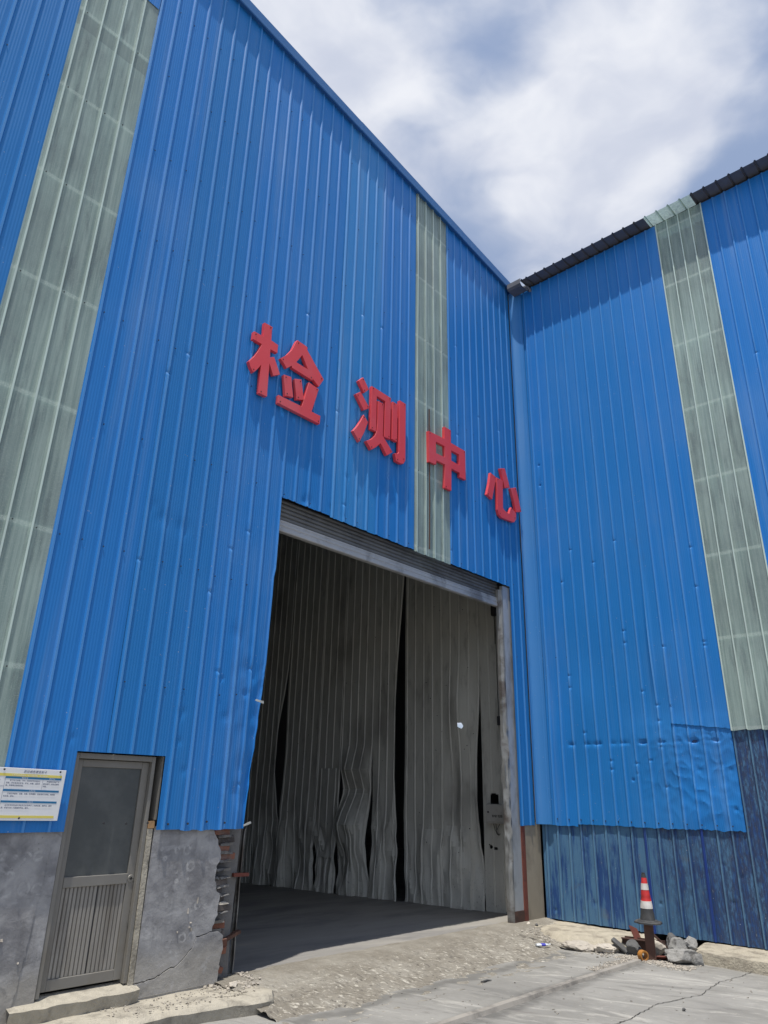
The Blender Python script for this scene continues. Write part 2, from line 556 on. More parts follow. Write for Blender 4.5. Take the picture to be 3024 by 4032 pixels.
M_BOX = m_simple('dusty grey enamel', (0.40, 0.39, 0.36), 0.5, var=0.12, scale=5, dirt=(0.22, 0.21, 0.19), dirt_amt=0.5, bump=0.05)
M_PLASTIC = m_simple('milky plastic', (0.62, 0.66, 0.70), 0.25, var=0.1, bump=0.1)
M_BLUELAB = m_simple('blue label', (0.06, 0.06, 0.40), 0.5, var=0.1, bump=0.0)
M_TORN = m_simple('bare torn edge', (0.55, 0.58, 0.56), 0.5, 0.1, var=0.2)
M_ROOF = m_simple('painted roof steel', (0.03, 0.13, 0.38), 0.45, var=0.1)
M_HALL = m_simple('dark hall lining', (0.12, 0.12, 0.115), 0.8, var=0.2)
M_PURLIN = m_simple('pale purlin', (0.62, 0.66, 0.62), 0.5, var=0.05)


def m_plaster():
    m, n = material('old cement render')
    P = n.pos()
    x, y, z = n.sep(P)
    a = n.noise(P, 2.6, 8.0, 0.62)
    b = n.noise(P, 11.0, 6.0, 0.65)
    s = n.noise(n.scale(P, (7.0, 7.0, 1.1)), 1.0, 5.0, 0.6)
    c = n.mix(n.step(a, 0.36, 0.66), (0.19, 0.19, 0.20), (0.36, 0.36, 0.365))
    c = n.mix(n.math('MULTIPLY', n.step(s, 0.50, 0.72), 0.55), c, (0.13, 0.13, 0.135))
    c = n.mix(n.math('MULTIPLY', n.step(b, 0.52, 0.75), 0.35), c, (0.36, 0.355, 0.35))
    low = n.math('MULTIPLY', n.step(n.math('ADD', z, n.math('MULTIPLY', a, 0.35)), 0.62, 0.36), 0.6)
    c = n.mix(low, c, (0.38, 0.36, 0.32))
    pit = n.voro(P, 24.0)
    c = n.mix(n.math('MULTIPLY', n.step(pit, 0.16, 0.05), n.math('MULTIPLY', n.step(b, 0.45, 0.6), 0.7)), c, (0.09, 0.09, 0.09))
    hand = n.noise(n.scale(P, (3.0, 3.0, 5.0)), 1.0, 4.0, 0.55, 1.5)
    c = n.mix(n.math('MULTIPLY', n.step(hand, 0.55, 0.68), 0.4), c, (0.44, 0.44, 0.45))
    c = n.mix(n.math('MULTIPLY', n.step(hand, 0.42, 0.30), 0.4), c, (0.13, 0.13, 0.135))
    q = n.comb(x, 0.0, z)
    acc = None
    for (sx, sz, sr, ring) in SPOTS:
        dd = n.math('ADD', n.vmath('DISTANCE', q, (sx, 0.0, sz)), n.math('MULTIPLY', n.math('SUBTRACT', b, 0.5), 0.085))
        if ring:
            v = n.step(n.math('ABSOLUTE', n.math('SUBTRACT', dd, sr)), 0.016, 0.006)
        else:
            v = n.step(dd, sr + 0.008, sr - 0.008)
        acc = v if acc is None else n.math('MAXIMUM', acc, v)
    c = n.mix(n.math('MULTIPLY', acc, n.math('MULTIPLY', n.step(b, 0.40, 0.62), 0.55)), c, (0.50, 0.50, 0.50))
    n.principled(c, 0.9, 0.0, n.bump(n.math('ADD', n.math('MULTIPLY', a, 1.5), b), 0.6, 0.012), 0.3)
    return m


SPOTS = [(-8.59, 1.23, .04, 0), (-8.48, 1.22, .022, 0), (-8.38, 1.22, .03, 1), (-8.29, 1.22, .035, 1), (-8.5, 1.08, .03, 1), (-8.36, .97, .045, 1),
         (-8.25, .96, .04, 1), (-8.51, .96, .045, 1), (-8.28, .83, .03, 0), (-8.46, .78, .02, 0), (-7.08, 1.23, .022, 0), (-6.9, 1.22, .03, 1),
         (-6.79, 1.22, .04, 1), (-6.61, 1.23, .02, 0), (-6.54, 1.23, .022, 0), (-7.03, 1.15, .02, 1), (-6.73, 1.07, .045, 1), (-6.88, 1.02, .016, 0),
         (-6.87, .94, .03, 0), (-6.74, .95, .02, 0), (-6.97, .83, .03, 0), (-6.78, .68, .018, 0), (-6.5, .69, .03, 0), (-6.6, .7, .03, 1), (-6.73, .44, .04, 1),
         (-6.63, .44, .04, 1), (-6.85, .33, .02, 0), (-6.77, .30, .025, 0), (-6.60, 1.10, .012, 0)]
M_PLASTER = m_plaster()


def m_ground():
    m, n = material('scraped concrete yard')
    P = n.pos()
    x, y, z = n.sep(P)
    big = n.noise(P, 0.35, 5.0, 0.6)
    med = n.noise(P, 1.7, 7.0, 0.62)
    rot = n.vmath('ADD', n.comb(n.math('ADD', n.math('MULTIPLY', x, 0.95), n.math('MULTIPLY', y, 0.30)),
                                n.math('SUBTRACT', n.math('MULTIPLY', y, 0.95), n.math('MULTIPLY', x, 0.30)), 0.0), (0, 0, 0))
    scr = n.noise(n.scale(rot, (3.6, 0.8, 1.0)), 1.0, 7.0, 0.70, 1.2)
    scr2 = n.noise(n.scale(rot, (9.0, 1.7, 1.0)), 1.0, 7.0, 0.70, 1.6)
    fi = n.noise(P, 34.0, 6.0, 0.7)
    tyre = n.noise(n.scale(n.vmath('ADD', rot, n.comb(n.math('MULTIPLY', n.math('MULTIPLY', y, y), 0.06), 0.0, 0.0)), (2.4, 0.22, 1.0)), 1.0, 5.0, 0.6)
    c = n.mix(n.step(big, 0.38, 0.62), GROUND_A, GROUND_B)
    c = n.mix(n.math('MULTIPLY', n.step(tyre, 0.52, 0.66), 0.45), c, (0.14, 0.138, 0.13))
    c = n.mix(n.math('MULTIPLY', n.step(med, 0.50, 0.68), 0.5), c, (0.20, 0.195, 0.18))
    c = n.mix(n.math('MULTIPLY', n.step(scr, 0.54, 0.68), 0.6), c, (0.47, 0.455, 0.415))
    c = n.mix(n.math('MULTIPLY', n.step(scr, 0.45, 0.34), 0.6), c, (0.16, 0.157, 0.148))
    c = n.mix(n.math('MULTIPLY', n.step(scr2, 0.58, 0.70), 0.28), c, (0.54, 0.515, 0.46))
    c = n.mix(n.math('MULTIPLY', n.step(scr2, 0.42, 0.32), 0.45), c, (0.14, 0.118, 0.11))
    c = n.mix(n.math('MULTIPLY', n.step(fi, 0.56, 0.74), 0.3), c, (0.15, 0.145, 0.14))
    rim = n.math('ABSOLUTE', n.math('ADD', n.math('ADD', y, 1.12), n.math('MULTIPLY', n.math('SUBTRACT', med, 0.5), 0.7)))
    c = n.mix(n.math('MULTIPLY', n.math('MULTIPLY', n.step(rim, 0.16, 0.03), n.math('MULTIPLY', n.math('GREATER_THAN', x, -6.2), n.math('LESS_THAN', x, -1.4))), 0.6), c, (0.11, 0.108, 0.10))
    # damp dirt collected along the expansion strip
    jd = n.math('ABSOLUTE', n.math('ADD', n.math('ADD', y, 2.07), n.math('MULTIPLY', n.math('SUBTRACT', med, 0.5), 0.5)))
    c = n.mix(n.math('MULTIPLY', n.step(jd, 0.22, 0.05), n.math('MULTIPLY', n.step(scr2, 0.30, 0.55), 0.75)), c, (0.10, 0.098, 0.092))
    spk = n.voro(P, 7.0)
    c = n.mix(n.math('MULTIPLY', n.step(spk, 0.10, 0.06), n.math('MULTIPLY', n.step(big, 0.42, 0.6), 0.7)), c, (0.55, 0.52, 0.45))
    h = n.math('ADD', n.math('MULTIPLY', scr, 1.6), n.math('ADD', n.math('MULTIPLY', fi, 0.5), scr2))
    n.principled(c, 0.9, 0.0, n.bump(h, 0.55, 0.012), 0.25)
    return m


M_GROUND = m_ground()


def m_ramp():
    m, n = material('rough chipped ramp')
    P = n.pos()
    a = n.noise(P, 2.0, 6.0, 0.6)
    x, y, z = n.sep(P)
    q = n.comb(n.math('ADD', n.math('MULTIPLY', x, 0.80), n.math('MULTIPLY', y, 0.60)), n.math('SUBTRACT', n.math('MULTIPLY', y, 0.80), n.math('MULTIPLY', x, 0.60)), 0.0)
    b = n.noise(n.scale(q, (27.0, 12.0, 9.0)), 1.0, 6.0, 0.68, 0.5)
    f = n.noise(P, 40.0, 5.0, 0.7)
    c = n.mix(n.step(a, 0.38, 0.65), (0.235, 0.215, 0.18), (0.31, 0.29, 0.25))
    c = n.mix(n.math('MULTIPLY', n.step(b, 0.55, 0.63), n.math('ADD', 0.15, n.step(y, 0.0, -0.6, 0.0, 0.8))), c, (0.56, 0.53, 0.46))
    c = n.mix(n.math('MULTIPLY', n.step(b, 0.44, 0.36), n.math('ADD', 0.15, n.step(y, 0.0, -0.6, 0.0, 0.7))), c, (0.11, 0.10, 0.086))
    c = n.mix(n.math('MULTIPLY', n.step(f, 0.55, 0.7), 0.3), c, (0.42, 0.40, 0.36))
    n.principled(c, 0.95, 0.0, n.bump(n.math('ADD', b, n.math('MULTIPLY', f, 0.4)), 0.9, 0.035), 0.2)
    return m


M_RAMP = m_ramp()
M_FLOOR = m_simple('worn hall floor', (0.31, 0.295, 0.27), 0.75, var=0.25, scale=1.2, dirt=(0.15, 0.15, 0.155), dirt_amt=0.7, bump=0.2, stretch=(0.6, 2.0, 1), spec=0.2)
M_STEP = m_simple('rough mortar apron', (0.40, 0.37, 0.305), 0.95, var=0.35, scale=9, dirt=(0.17, 0.155, 0.13), dirt_amt=0.75, bump=0.8, bd=0.02)  # sandy mortar colour mottled with dirt
M_KERB = m_simple('sandy broken kerb', (0.42, 0.38, 0.30), 0.95, var=0.32, scale=10, dirt=(0.20, 0.175, 0.14), dirt_amt=0.75, bump=0.8, bd=0.02)


def m_glass():
    m, n = material('dusty door glass')
    P = n.pos()
    a = n.noise(P, 4.0, 5.0, 0.6)
    c = n.mix(n.step(a, 0.35, 0.7), (0.060, 0.068, 0.070), (0.092, 0.100, 0.100))
    n.principled(c, 0.35, 0.0, None, 0.5)
    return m


M_GLASS = m_glass()
M_FRPRIB = m_simple('pale fibreglass rib', (0.54, 0.66, 0.60), 0.4, var=0.12, scale=5, stretch=(1, 1, 0.4), dirt=(0.42, 0.50, 0.47), dirt_amt=0.5)


# ================================================================== SETTING
def axis(lo, hi, fine, far_lo, far_hi):
    a = [lo + i * (hi - lo) / round((hi - lo) / fine) for i in range(round((hi - lo) / fine) + 1)]
    t, s = lo, fine
    left = []
    while t > far_lo:
        s *= 1.35
        t -= s
        left.append(max(t, far_lo))
    t, s = hi, fine
    right = []
    while t < far_hi:
        s *= 1.35
        t += s
        right.append(min(t, far_hi))
    return left[::-1] + a + right


def yard_z(x, y):
    k = 1.0 if (-14 < x < 2 and -9 < y < 2) else 0.0
    return -0.15 + k * (0.012 * nz(x * 0.7, y * 0.7, 3) + 0.006 * nz(x * 2.3, y * 4.5, 8))


xs, ys = axis(-9, 1, 0.10, -900, 900), axis(-5.5, 0, 0.08, -900, 900)
g = MB()
g.grid([[(x, y, yard_z(x, y)) for y in ys] for x in xs])
tag(g.build('ground', M_GROUND, smooth=60), kind='structure')

# hall floor, falling a little towards the back
g = MB()
g.grid([[(x, y, 0.0 - 0.019 * max(y, 0) + 0.006 * nz(x, y, 1)) for y in [0.02 + 0.35 * i for i in range(60)]] for x in [-14 + 0.4 * i for i in range(36)]])
tag(g.build('floor', M_FLOOR, smooth=60), kind='structure')


def ramp_z(x, y):
    t = max(0.0, min(1.0, -y / (1.05 + 0.22 * nz(x * 0.9, 2.0))))
    z = 0.006 - 0.165 * t ** 1.25
    chip = noise.ridged_multi_fractal(Vector((x * 3.0 + y * 1.2, y * 6.5, 0.0)), 0.9, 2.1, 4, 1.0, 2.0)
    chip2 = noise.cell(Vector((x * 9 + 2 * nz(x * 4, y * 4), y * 13 + 2 * nz(y * 5, x * 3), 0)))
    k = 0.25 if y > -0.05 else 1.0
    return z + k * (0.013 * (chip - 1.0) + 0.011 * chip2 * (1 if y < -.1 else .3))


g = MB()
g.grid([[(x, y, ramp_z(x, y) if y > -1.42 else -0.23) for y in [0.60 - 0.034 * i for i in range(62)]] for x in [-6.3 + 0.042 * i for i in range(152)]])
# feather the ramp into the hall floor
for i, v in enumerate(g.v):
    if v[1] > 0.12:
        g.v[i] = (v[0], v[1], v[2] - (v[1] - 0.12) * 0.10)
tag(g.build('ramp', M_RAMP, smooth=35), kind='structure')

# raised mortar apron along the foot of the facade, rounded off at the gate
ap = [(-13, 0.30), (-13, -0.40), (-9.0, -0.42), (-8.2, -0.44), (-7.6, -0.47), (-7.05, -0.49), (-6.6, -0.57), (-6.3, -0.66), (-6.10, -0.66), (-5.98, -0.52),
      (-5.93, -0.30), (-5.92, -0.05), (-6.0, 0.08), (-6.2, 0.30)]
dense = []
for i in range(len(ap)):
    a, b = ap[i], ap[(i + 1) % len(ap)]
    n_ = max(1, int(math.dist(a, b) / 0.09)) if max(a[0], b[0]) > -9.1 else 1
    for k in range(n_):
        t = k / n_
        dense.append((a[0] + (b[0] - a[0]) * t, a[1] + (b[1] - a[1]) * t))
top, mid, bot = [], [], []
for (x, y) in dense:
    e = 0.03 * nz(x * 5, y * 5, 4)
    top.append((x + e * .5, y + 0.035 + e, -0.030 + 0.012 * nz(x * 3, y * 3)))
    mid.append((x, y + e * 0.6, -0.060 + 0.012 * nz(x * 9, y * 9)))
    bot.append((x + e * .3 - 0.02, y + 0.025 * (1.0 + nz(x * 4, 7)), -0.19))
n_ = len(dense)
g = MB()
cx_, cy_ = -7.5, -0.1
inner = [(x + (-0.1 if x > -6.2 else 0) , (y + 0.22 if y < -0.2 else y), -0.018 + 0.014 * nz(x * 4, y * 4, 9)) for (x, y) in dense]
g.v = top + mid + bot + inner
for i in range(n_):
    j = (i + 1) % n_
    g.f += [(i, j, n_ + j, n_ + i), (n_ + i, n_ + j, 2 * n_ + j, 2 * n_ + i), (3 * n_ + i, 3 * n_ + j, j, i)]
g.f.append(tuple(3 * n_ + i for i in range(n_)))
g.m = [0] * len(g.f)
tag(g.build('apron', M_STEP, smooth=50), kind='structure')

# steel-edged expansion strip across the yard
g = MB()
pts = [(-9.5 + 0.25 * i, -2.02 - 0.012 * (i / 6) + 0.012 * nz(i * 0.7, 1)) for i in range(34)]
P_ = []
for (x, y) in pts:
    P_.append([(x, y - 0.055, -0.165), (x, y - 0.034, -0.118), (x, y + 0.032, -0.116), (x, y + 0.05, -0.165)])
g.grid(P_)
tag(g.build('expansion_strip', m_simple('worn strip steel', (0.30, 0.28, 0.25), 0.8, var=0.3, scale=5, dirt=(0.08, 0.075, 0.07), dirt_amt=0.7), smooth=30), kind='structure')


def crack_strip(name, pts, wd, mat, fn, d):
    """a narrow dark crack that follows a jagged line (points in the plane fn maps)"""
    L_ = [pts[0]]
    for a, b in zip(pts, pts[1:]):
        k = max(1, int(math.dist(a, b) / 0.045))
        for i in range(1, k + 1):
            t = i / k
            j = 0.0 if i == k else 0.012
            L_.append((a[0] + (b[0] - a[0]) * t + rnd.uniform(-j, j), a[1] + (b[1] - a[1]) * t + rnd.uniform(-j, j)))
    g = MB()
    rows = []
    for i, p in enumerate(L_):
        q0, q1 = L_[max(0, i - 1)], L_[min(len(L_) - 1, i + 1)]
        t = Vector((q1[0] - q0[0], q1[1] - q0[1])).normalized()
        w2 = wd * (0.35 + 0.9 * abs(nz(i * 0.35, 5)))
        rows.append([fn(p[0] - t.y * w2, p[1] + t.x * w2, d), fn(p[0] + t.y * w2, p[1] - t.x * w2, d)])
    g.grid(rows)
    return g.build(name, mat)


M_CRACK = m_simple('dark crack dirt', (0.035, 0.033, 0.030), 0.95, var=0.3, scale=9)
tag(crack_strip('crack', [(-5.2, -3.0), (-3.83, -3.14), (-3.1, -3.10), (-2.4, -3.28), (-1.6, -3.20), (-1.11, -3.29), (-0.6, -3.30)], 0.008, M_CRACK,
                lambda a, b, d: (a, b, yard_z(a, b) + 0.006), 0), kind='structure')
tag(crack_strip('crack', [(-1.42, -0.42), (-1.36, -0.60), (-1.28, -0.80), (-1.24, -1.0)], 0.014, M_CRACK,
                lambda a, b, d: (a, b, max(yard_z(a, b), ramp_z(a, b)) + 0.012), 0), kind='structure')


# ================================================================== CORRUGATED SHEETS
def profile(u0, u1, pitch, phase, minor=True, rib=0.018, hw=0.024, tw=0.010, lead=False):
    pts = []
    k = math.floor((u0 - phase) / pitch) - 1
    c = phase + k * pitch
    while c < u1 + pitch:
        pts += [(c - hw, 0), (c - tw, rib), (c + tw, rib), (c + hw, 0)]
        if minor:
            for f_ in (0.30, 0.44, 0.57, 0.70):
                q = c + pitch * f_
                pts += [(q - 0.009, 0), (q - 0.004, 0.0011), (q + 0.004, 0.0011), (q + 0.009, 0)]
        c += pitch
    out = [(u, h) for u, h in pts if u0 < u < u1]

    def at(u):
        for (a, ha), (b, hb) in zip(pts, pts[1:]):
            if a <= u <= b:
                return ha + (hb - ha) * (u - a) / (b - a + 1e-9)
        return 0.0
    return [(u0, at(u0))] + out + [(u1, at(u1))]


def sheet(name, parent, mat, frame, u0, u1, zb, zt, pitch, phase, step=0.5, dents=(), disp=None, hole=None, warp=None, rib=0.018, seed=0.0,
          rows=(), minor=True, can=0.003, off=0.0, label=None, ragged=0.0):
    zb_ = zb if callable(zb) else (lambda u: zb)
    zt_ = zt if callable(zt) else (lambda u: zt)
    pr = profile(u0, u1, pitch, phase, minor, rib)
    lo, hi = min(zb_(u0), zb_(u1)), max(zt_(u0), zt_(u1))
    ts = set(round(lo + (hi - lo) * i / max(1, round((hi - lo) / step)), 4) for i in range(max(1, round((hi - lo) / step)) + 1))
    for (du, dzv, dr, dd) in dents:
        ts |= {round(dzv + q * dr, 4) for q in (-2, -1.2, -0.6, 0, 0.6, 1.2, 2) if lo < dzv + q * dr < hi}
    ts |= {round(r_, 4) for r_ in rows if lo < r_ < hi}
    ts = sorted(ts)
    P = []
    for (u, h) in pr:
        a, b = zb_(u), zt_(u)
        col_ = []
        for i, t in enumerate(ts):
            z = a + (b - a) * (t - lo) / (hi - lo)
            if ragged and i == 0:
                z += ragged * (nz(u * 9, seed) + 0.6 * nz(u * 31, seed))
            hh = h + can * nz(u * 1.9 + seed * 3, z * 0.55, seed) + off
            for (du, dzv, dr, dd) in dents:
                e = ((u - du) ** 2 + (z - dzv) ** 2) / (dr * dr)
                if e < 6:
                    hh -= dd * math.exp(-e)
            uu = u
            if disp:
                hh += disp(u, z)
            if warp:
                uu += warp(u, z)
            col_.append(frame(uu, z, hh))
        P.append(col_)
    skip = None
    if hole:
        zc = [0.5 * (ts[j] + ts[j + 1]) for j in range(len(ts) - 1)]
        skip = lambda i, j: hole(0.5 * (pr[i][0] + pr[i + 1][0]), zb_(pr[i][0]) + (zt_(pr[i][0]) - zb_(pr[i][0])) * (zc[j] - lo) / (hi - lo))
    g = MB()
    g.grid(P, 0, skip)
    o = g.build(name, mat, parent, smooth=14, label=label, fix=False)
    if mat is M_FRP:
        # rib crests take a paler material than the flats between them
        o.data.materials.append(M_FRPRIB)
        nf = len(ts) - 1
        for fi_, pl_ in enumerate(o.data.polygons):
            q = fi_ // nf
            if pr[q][1] > 0.5 * rib and pr[q + 1][1] > 0.5 * rib:
                pl_.material_index = 1
    return o


f_front = lambda u, z, h: (u, -h, z)              # facade: u is x, faces -y
f_side = lambda u, z, h: (-h, -u, z)              # shed wall: u runs from the corner towards the street, faces -x
f_in = lambda u, z, h: (-h, u, z)                 # lining of the hall: u is y, faces -x

PF = 0.2275
ROOFZ = lambda x: 12.20 - 0.124 * x               # top of the facade sheets

warehouse = empty('warehouse')
tag(warehouse, 'tall blue corrugated warehouse with open dark gateway and grey side door', 'warehouse')


def rdents(u0, u1, z0, z1, n, rmin=0.02, rmax=0.06, d=0.010):
    return [(rnd.uniform(u0, u1), rnd.uniform(z0, z1), rnd.uniform(rmin, rmax), rnd.uniform(0.3, 1) * d) for _ in range(n)]


def ribdents(u0, pitch, n, z0, z1, k=4):
    return [(u0 + pitch * rnd.randrange(k), rnd.uniform(z0, z1), 0.022, 0.016) for _ in range(n)]


GX0, GX1 = -5.98, -0.60           # gate opening
DX0, DX1, DZ = -8.115, -7.19, 2.095   # side door opening

W = 4 * PF
# sheets left of the gate
i = 0
for (a, b) in ((-13.26, -12.35), (-12.35, -11.44), (-11.44, -10.53), (-10.53, -9.62)):
    sheet('cladding_sheet', warehouse, M_BLUE, f_front, a - .033, b - .033, 1.42, ROOFZ, PF, a, 0.5, seed=i * 2.3, off=0.001 * (i % 3), dents=ribdents(a, PF, 2, 6, 12))
    i += 1
# the column of fibreglass light panels, short sheet of blue lapped over its top
frp_d = lambda u, z: 0.0018 * nz(u * 6, z * 1.5, 4) + 0.005 * nz(u * 1.2, z * 0.4)
sheet('skylight_panel', warehouse, M_FRP, f_front, -9.62 - .05, -8.71 - .025, 1.42, 11.70, PF, -9.62, 0.35, seed=9.1, off=0.003, disp=frp_d, rib=0.022, minor=False)
sheet('cladding_sheet', warehouse, M_BLUE, f_front, -9.62 - .033, -8.71 - .033, 11.62, ROOFZ, PF, -9.62, 0.5, seed=5.5, off=0.012)


def split(a, b, zb, **kw):
    return sheet('cladding_sheet', warehouse, M_BLUE, f_front, a, b, zb, ROOFZ, PF, -8.71, **kw)


# -8.71 .. -7.80 lies partly over the door: built as left strip, strip above the door
split(-8.743, DX0, 1.41, seed=1.2, step=0.4, dents=rdents(-8.7, -8.15, 1.4, 3, 3))
split(DX0, -7.833, DZ, seed=1.2, step=0.4, dents=ribdents(-8.71, PF, 2, 3, 8))
split(-7.833, DX1, DZ, seed=3.1, step=0.4, off=0.003, dents=ribdents(-7.80, PF, 3, 3, 9, 3) + rdents(-7.8, -7.2, 3, 6, 3, .06, .12, .010))
split(DX1, -6.923, 1.41, seed=3.1, step=0.4, off=0.003, dents=rdents(-7.19, -6.93, 1.45, 2.6, 3))


def edge_warp(u, z):
    t = max(0.0, min(1.0, (u + 6.30) / 0.32))
    e = 0.0
    if z < 4.3:
        e = -0.02
    if z < 3.2:
        e = -0.02 - 0.10 * min(1, (3.2 - z) / 1.7) + 0.012 * nz(z * 5, 2) + 0.006 * nz(z * 17, 3)
    return e * t * t


def edge_disp(u, z):
    t = max(0.0, min(1.0, (u + 6.65) / 0.6))
    k = max(0.0, min(1.0, (4.0 - z) / 2.5))
    return -t * k * 0.030 * abs(nz(u * 2.0, z * 2.2, 7)) + t * k * 0.020 * nz(u * 7, z * 6, 1) - 0.05 * k * t ** 3


split(-6.923, GX0, 1.40, seed=4.4, step=0.12, off=0.0, dents=ribdents(-6.89, PF, 6, 1.6, 5) + rdents(-6.9, -6.0, 1.5, 3.5, 6, .03, .10, .018),
      warp=edge_warp, disp=edge_disp, ragged=0.012)
# above the gate
HZ = 5.33
for k, (a, b) in enumerate(((-5.98, -5.07), (-5.07, -4.16), (-4.16, -3.25))):
    sheet('cladding_sheet', warehouse, M_BLUE_P if k == 1 else M_BLUE, f_front, a if k == 0 else a - .033, b - .033, HZ + 0.02 * (k == 0), ROOFZ, PF, a, 0.4, seed=20 + k * 1.7, off=0.002 * (k % 2),
          dents=rdents(a, b, 5.4, 6.2, 3, .03, .08, .012) + ribdents(a, PF, 3, 5.35, 9), ragged=0.012)
sheet('skylight_panel', warehouse, M_FRP, f_front, -3.25 - .05, -2.34 - .025, HZ - 0.02, ROOFZ, PF, -3.25, 0.35, seed=13.1, off=0.003, disp=frp_d, rib=0.022, ragged=0.01, minor=False)
sheet('cladding_sheet', warehouse, M_BLUE, f_front, -2.34 - .033, -1.43 - .033, HZ, ROOFZ, PF, -2.34, 0.4, seed=31, off=0.002, dents=ribdents(-2.34, PF, 3, 5.5, 10), ragged=0.010)
sheet('cladding_sheet', warehouse, M_BLUE, f_front, -1.43 - .033, GX1, HZ, ROOFZ, PF, -1.43, 0.4, seed=33, dents=ribdents(-1.43, PF, 3, 5.5, 10), ragged=0.010)
sheet('cladding_sheet', warehouse, M_BLUE, f_front, GX1, -0.16, 1.36, ROOFZ, PF, -1.43, 0.4, seed=33.4, dents=rdents(-.6, -.2, 1.5, 6, 4, .02, .05), label='narrow blue strip between gate and corner', ragged=0.01)
# corner flashing: a bent sheet that fills the internal corner
cp = [(-0.17, -0.030), (-0.11, -0.032), (-0.105, -0.042), (-0.095, -0.042), (-0.085, -0.055), (-0.060, -0.110), (-0.042, -0.170), (-0.040, -0.20), (-0.034, -0.205), (-0.033, -0.255)]
g = MB()
g.grid([[(x + 0.004 * nz(z * .7, x * 9), y, z) for z in [1.38 + (12.1 - 1.38) * i / 30 for i in range(31)]] for (x, y) in cp])
g.build('corner_flashing', M_CORNER, warehouse, smooth=40, fix=False)

# capped verge trim along the sloping roof edge
g = MB()
sec = [(0.02, 0.10), (-0.085, 0.135), (-0.088, -0.055), (-0.074, -0.066), (-0.072, -0.040), (0.0, -0.030)]   # (y, dz)
X_ = [0.0, -1.9, -1.905, -4.9, -4.905, -7.9, -7.905, -13.3]
rows = []
for k, x in enumerate(X_):
    o_ = 0.0025 * ((k // 2) % 2)
    rows.append([(x, y - o_, ROOFZ(x) + dz_ + o_) for (y, dz_) in sec])
g.grid(rows)
g.add([rows[0][q] for q in range(6)], [(0, 1, 2, 3, 4, 5)])
g.build('roof_trim', m_blue('verge trim blue', (0.035, 0.14, 0.36), amt=0.2, rough=0.45), warehouse, smooth=20)

# screws: small dark dots, joined
g = MB()


def screw(p, nrm, r=0.010):
    n_ = Vector(nrm)
    a = n_.orthogonal().normalized()
    b = n_.cross(a)
    p = Vector(p)
    v = [p + (a * math.cos(q * math.pi / 3) + b * math.sin(q * math.pi / 3)) * r for q in range(6)]
    v += [q + n_ * 0.008 for q in v]
    g.add(v, [(6, 7, 8, 9, 10, 11)] + [(q, (q + 1) % 6, 6 + (q + 1) % 6, 6 + q) for q in range(6)])


for zl in (2.78, 4.09, 5.40, 6.70, 8.03, 9.33, 10.63, 11.9):
    for k in range(-12, 47):
        x = -8.71 + k * PF + 0.045
        if x > -0.2 or rnd.random() < 0.45 or (zl < 5.3 and GX0 - .05 < x < GX1 + .05) or zl > ROOFZ(x):
            continue
        screw((x, -0.004, zl + rnd.uniform(-.02, .02)), (0, -1, 0), 0.0065)
for k in range(4, 11):
    screw((-8.71 + k * PF + 0.05, -0.004, 1.47 + rnd.uniform(-.01, .01)), (0, -1, 0), 0.011)
tag(g.build('screw', M_DARK, warehouse), kind='stuff')

# girts behind the sheets (seen through the light panels)
for zl in (2.78, 4.09, 5.40, 6.70, 8.03, 9.33, 10.63, 11.9):
    for (x0, x1) in ((-13, GX0 - .1), (GX0 - .1, -0.2)):
        if x1 < -5 and zl < 5.3:
            x1 = -8.6
        if x0 > -7 and zl < 5.6:
            continue
        g = MB()
        g.box(x0, x1 - .004, 0.006, 0.16, zl - 0.035, zl + 0.035)
        g.build('girt', M_PURLIN, warehouse)

# enclosure of the hall
g = MB()
g.box(-13.3, 0.3, 22.0, 22.15, -0.6, 14.5)
g.build('rear_wall', M_HALL, warehouse)
g = MB()
g.box(-13.45, -13.3, 0.0, 22.15, -0.6, 14.5)
g.build('end_wall', M_HALL, warehouse)
g = MB()
g.add([(0.35, 0.03, ROOFZ(0.35) + 0.02), (-13.45, 0.03, ROOFZ(-13.45) + 0.02), (-13.45, 22.2, ROOFZ(-13.45) + 0.02), (0.35, 22.2, ROOFZ(0.35) + 0.02),
       (0.35, 0.03, ROOFZ(0.35) + 0.08), (-13.45, 0.03, ROOFZ(-13.45) + 0.08), (-13.45, 22.2, ROOFZ(-13.45) + 0.08), (0.35, 22.2, ROOFZ(0.35) + 0.08)],
      [(0, 1, 2, 3), (4, 5, 6, 7), (0, 1, 5, 4), (1, 2, 6, 5), (2, 3, 7, 6), (3, 0, 4, 7)])
g.build('roof', [M_ROOF], warehouse)

# ------------------------------------------------------------------ plinth: render on brick
fw = lambda a, b, d: (a, d, b)


def jag(pts, amp, stepl=0.04):
    out = []
    for a, b in zip(pts, pts[1:]):
        k = max(1, int(math.dist(a, b) / stepl))
        for i_ in range(k):
            t = i_ / k
            j = 0 if i_ == 0 else amp
            out.append((a[0] + (b[0] - a[0]) * t + rnd.uniform(-j, j), a[1] + (b[1] - a[1]) * t + rnd.uniform(-j, j)))
    out.append(pts[-1])
    return out


# left of the door
g = MB()
edge = jag([(-8.30, -0.02), (-8.27, 0.3), (-8.24, 0.6), (-8.215, 0.95), (-8.20, 1.2), (-8.19, 1.44)], 0.010)
g.prism([[(-13.2, 1.44), (-13.2, -0.2)] + [(-8.31, -0.2)] + edge], fw, 0.030, 0.20)
g.build('plaster_panel', M_PLASTER, warehouse)
g = MB()
g.prism([[(e[0] - .01, e[1]) for e in edge] + [(-8.105, 1.44), (-8.105, -0.05)]], fw, 0.037, 0.20)
g.build('door_reveal', M_PLASTER, warehouse)
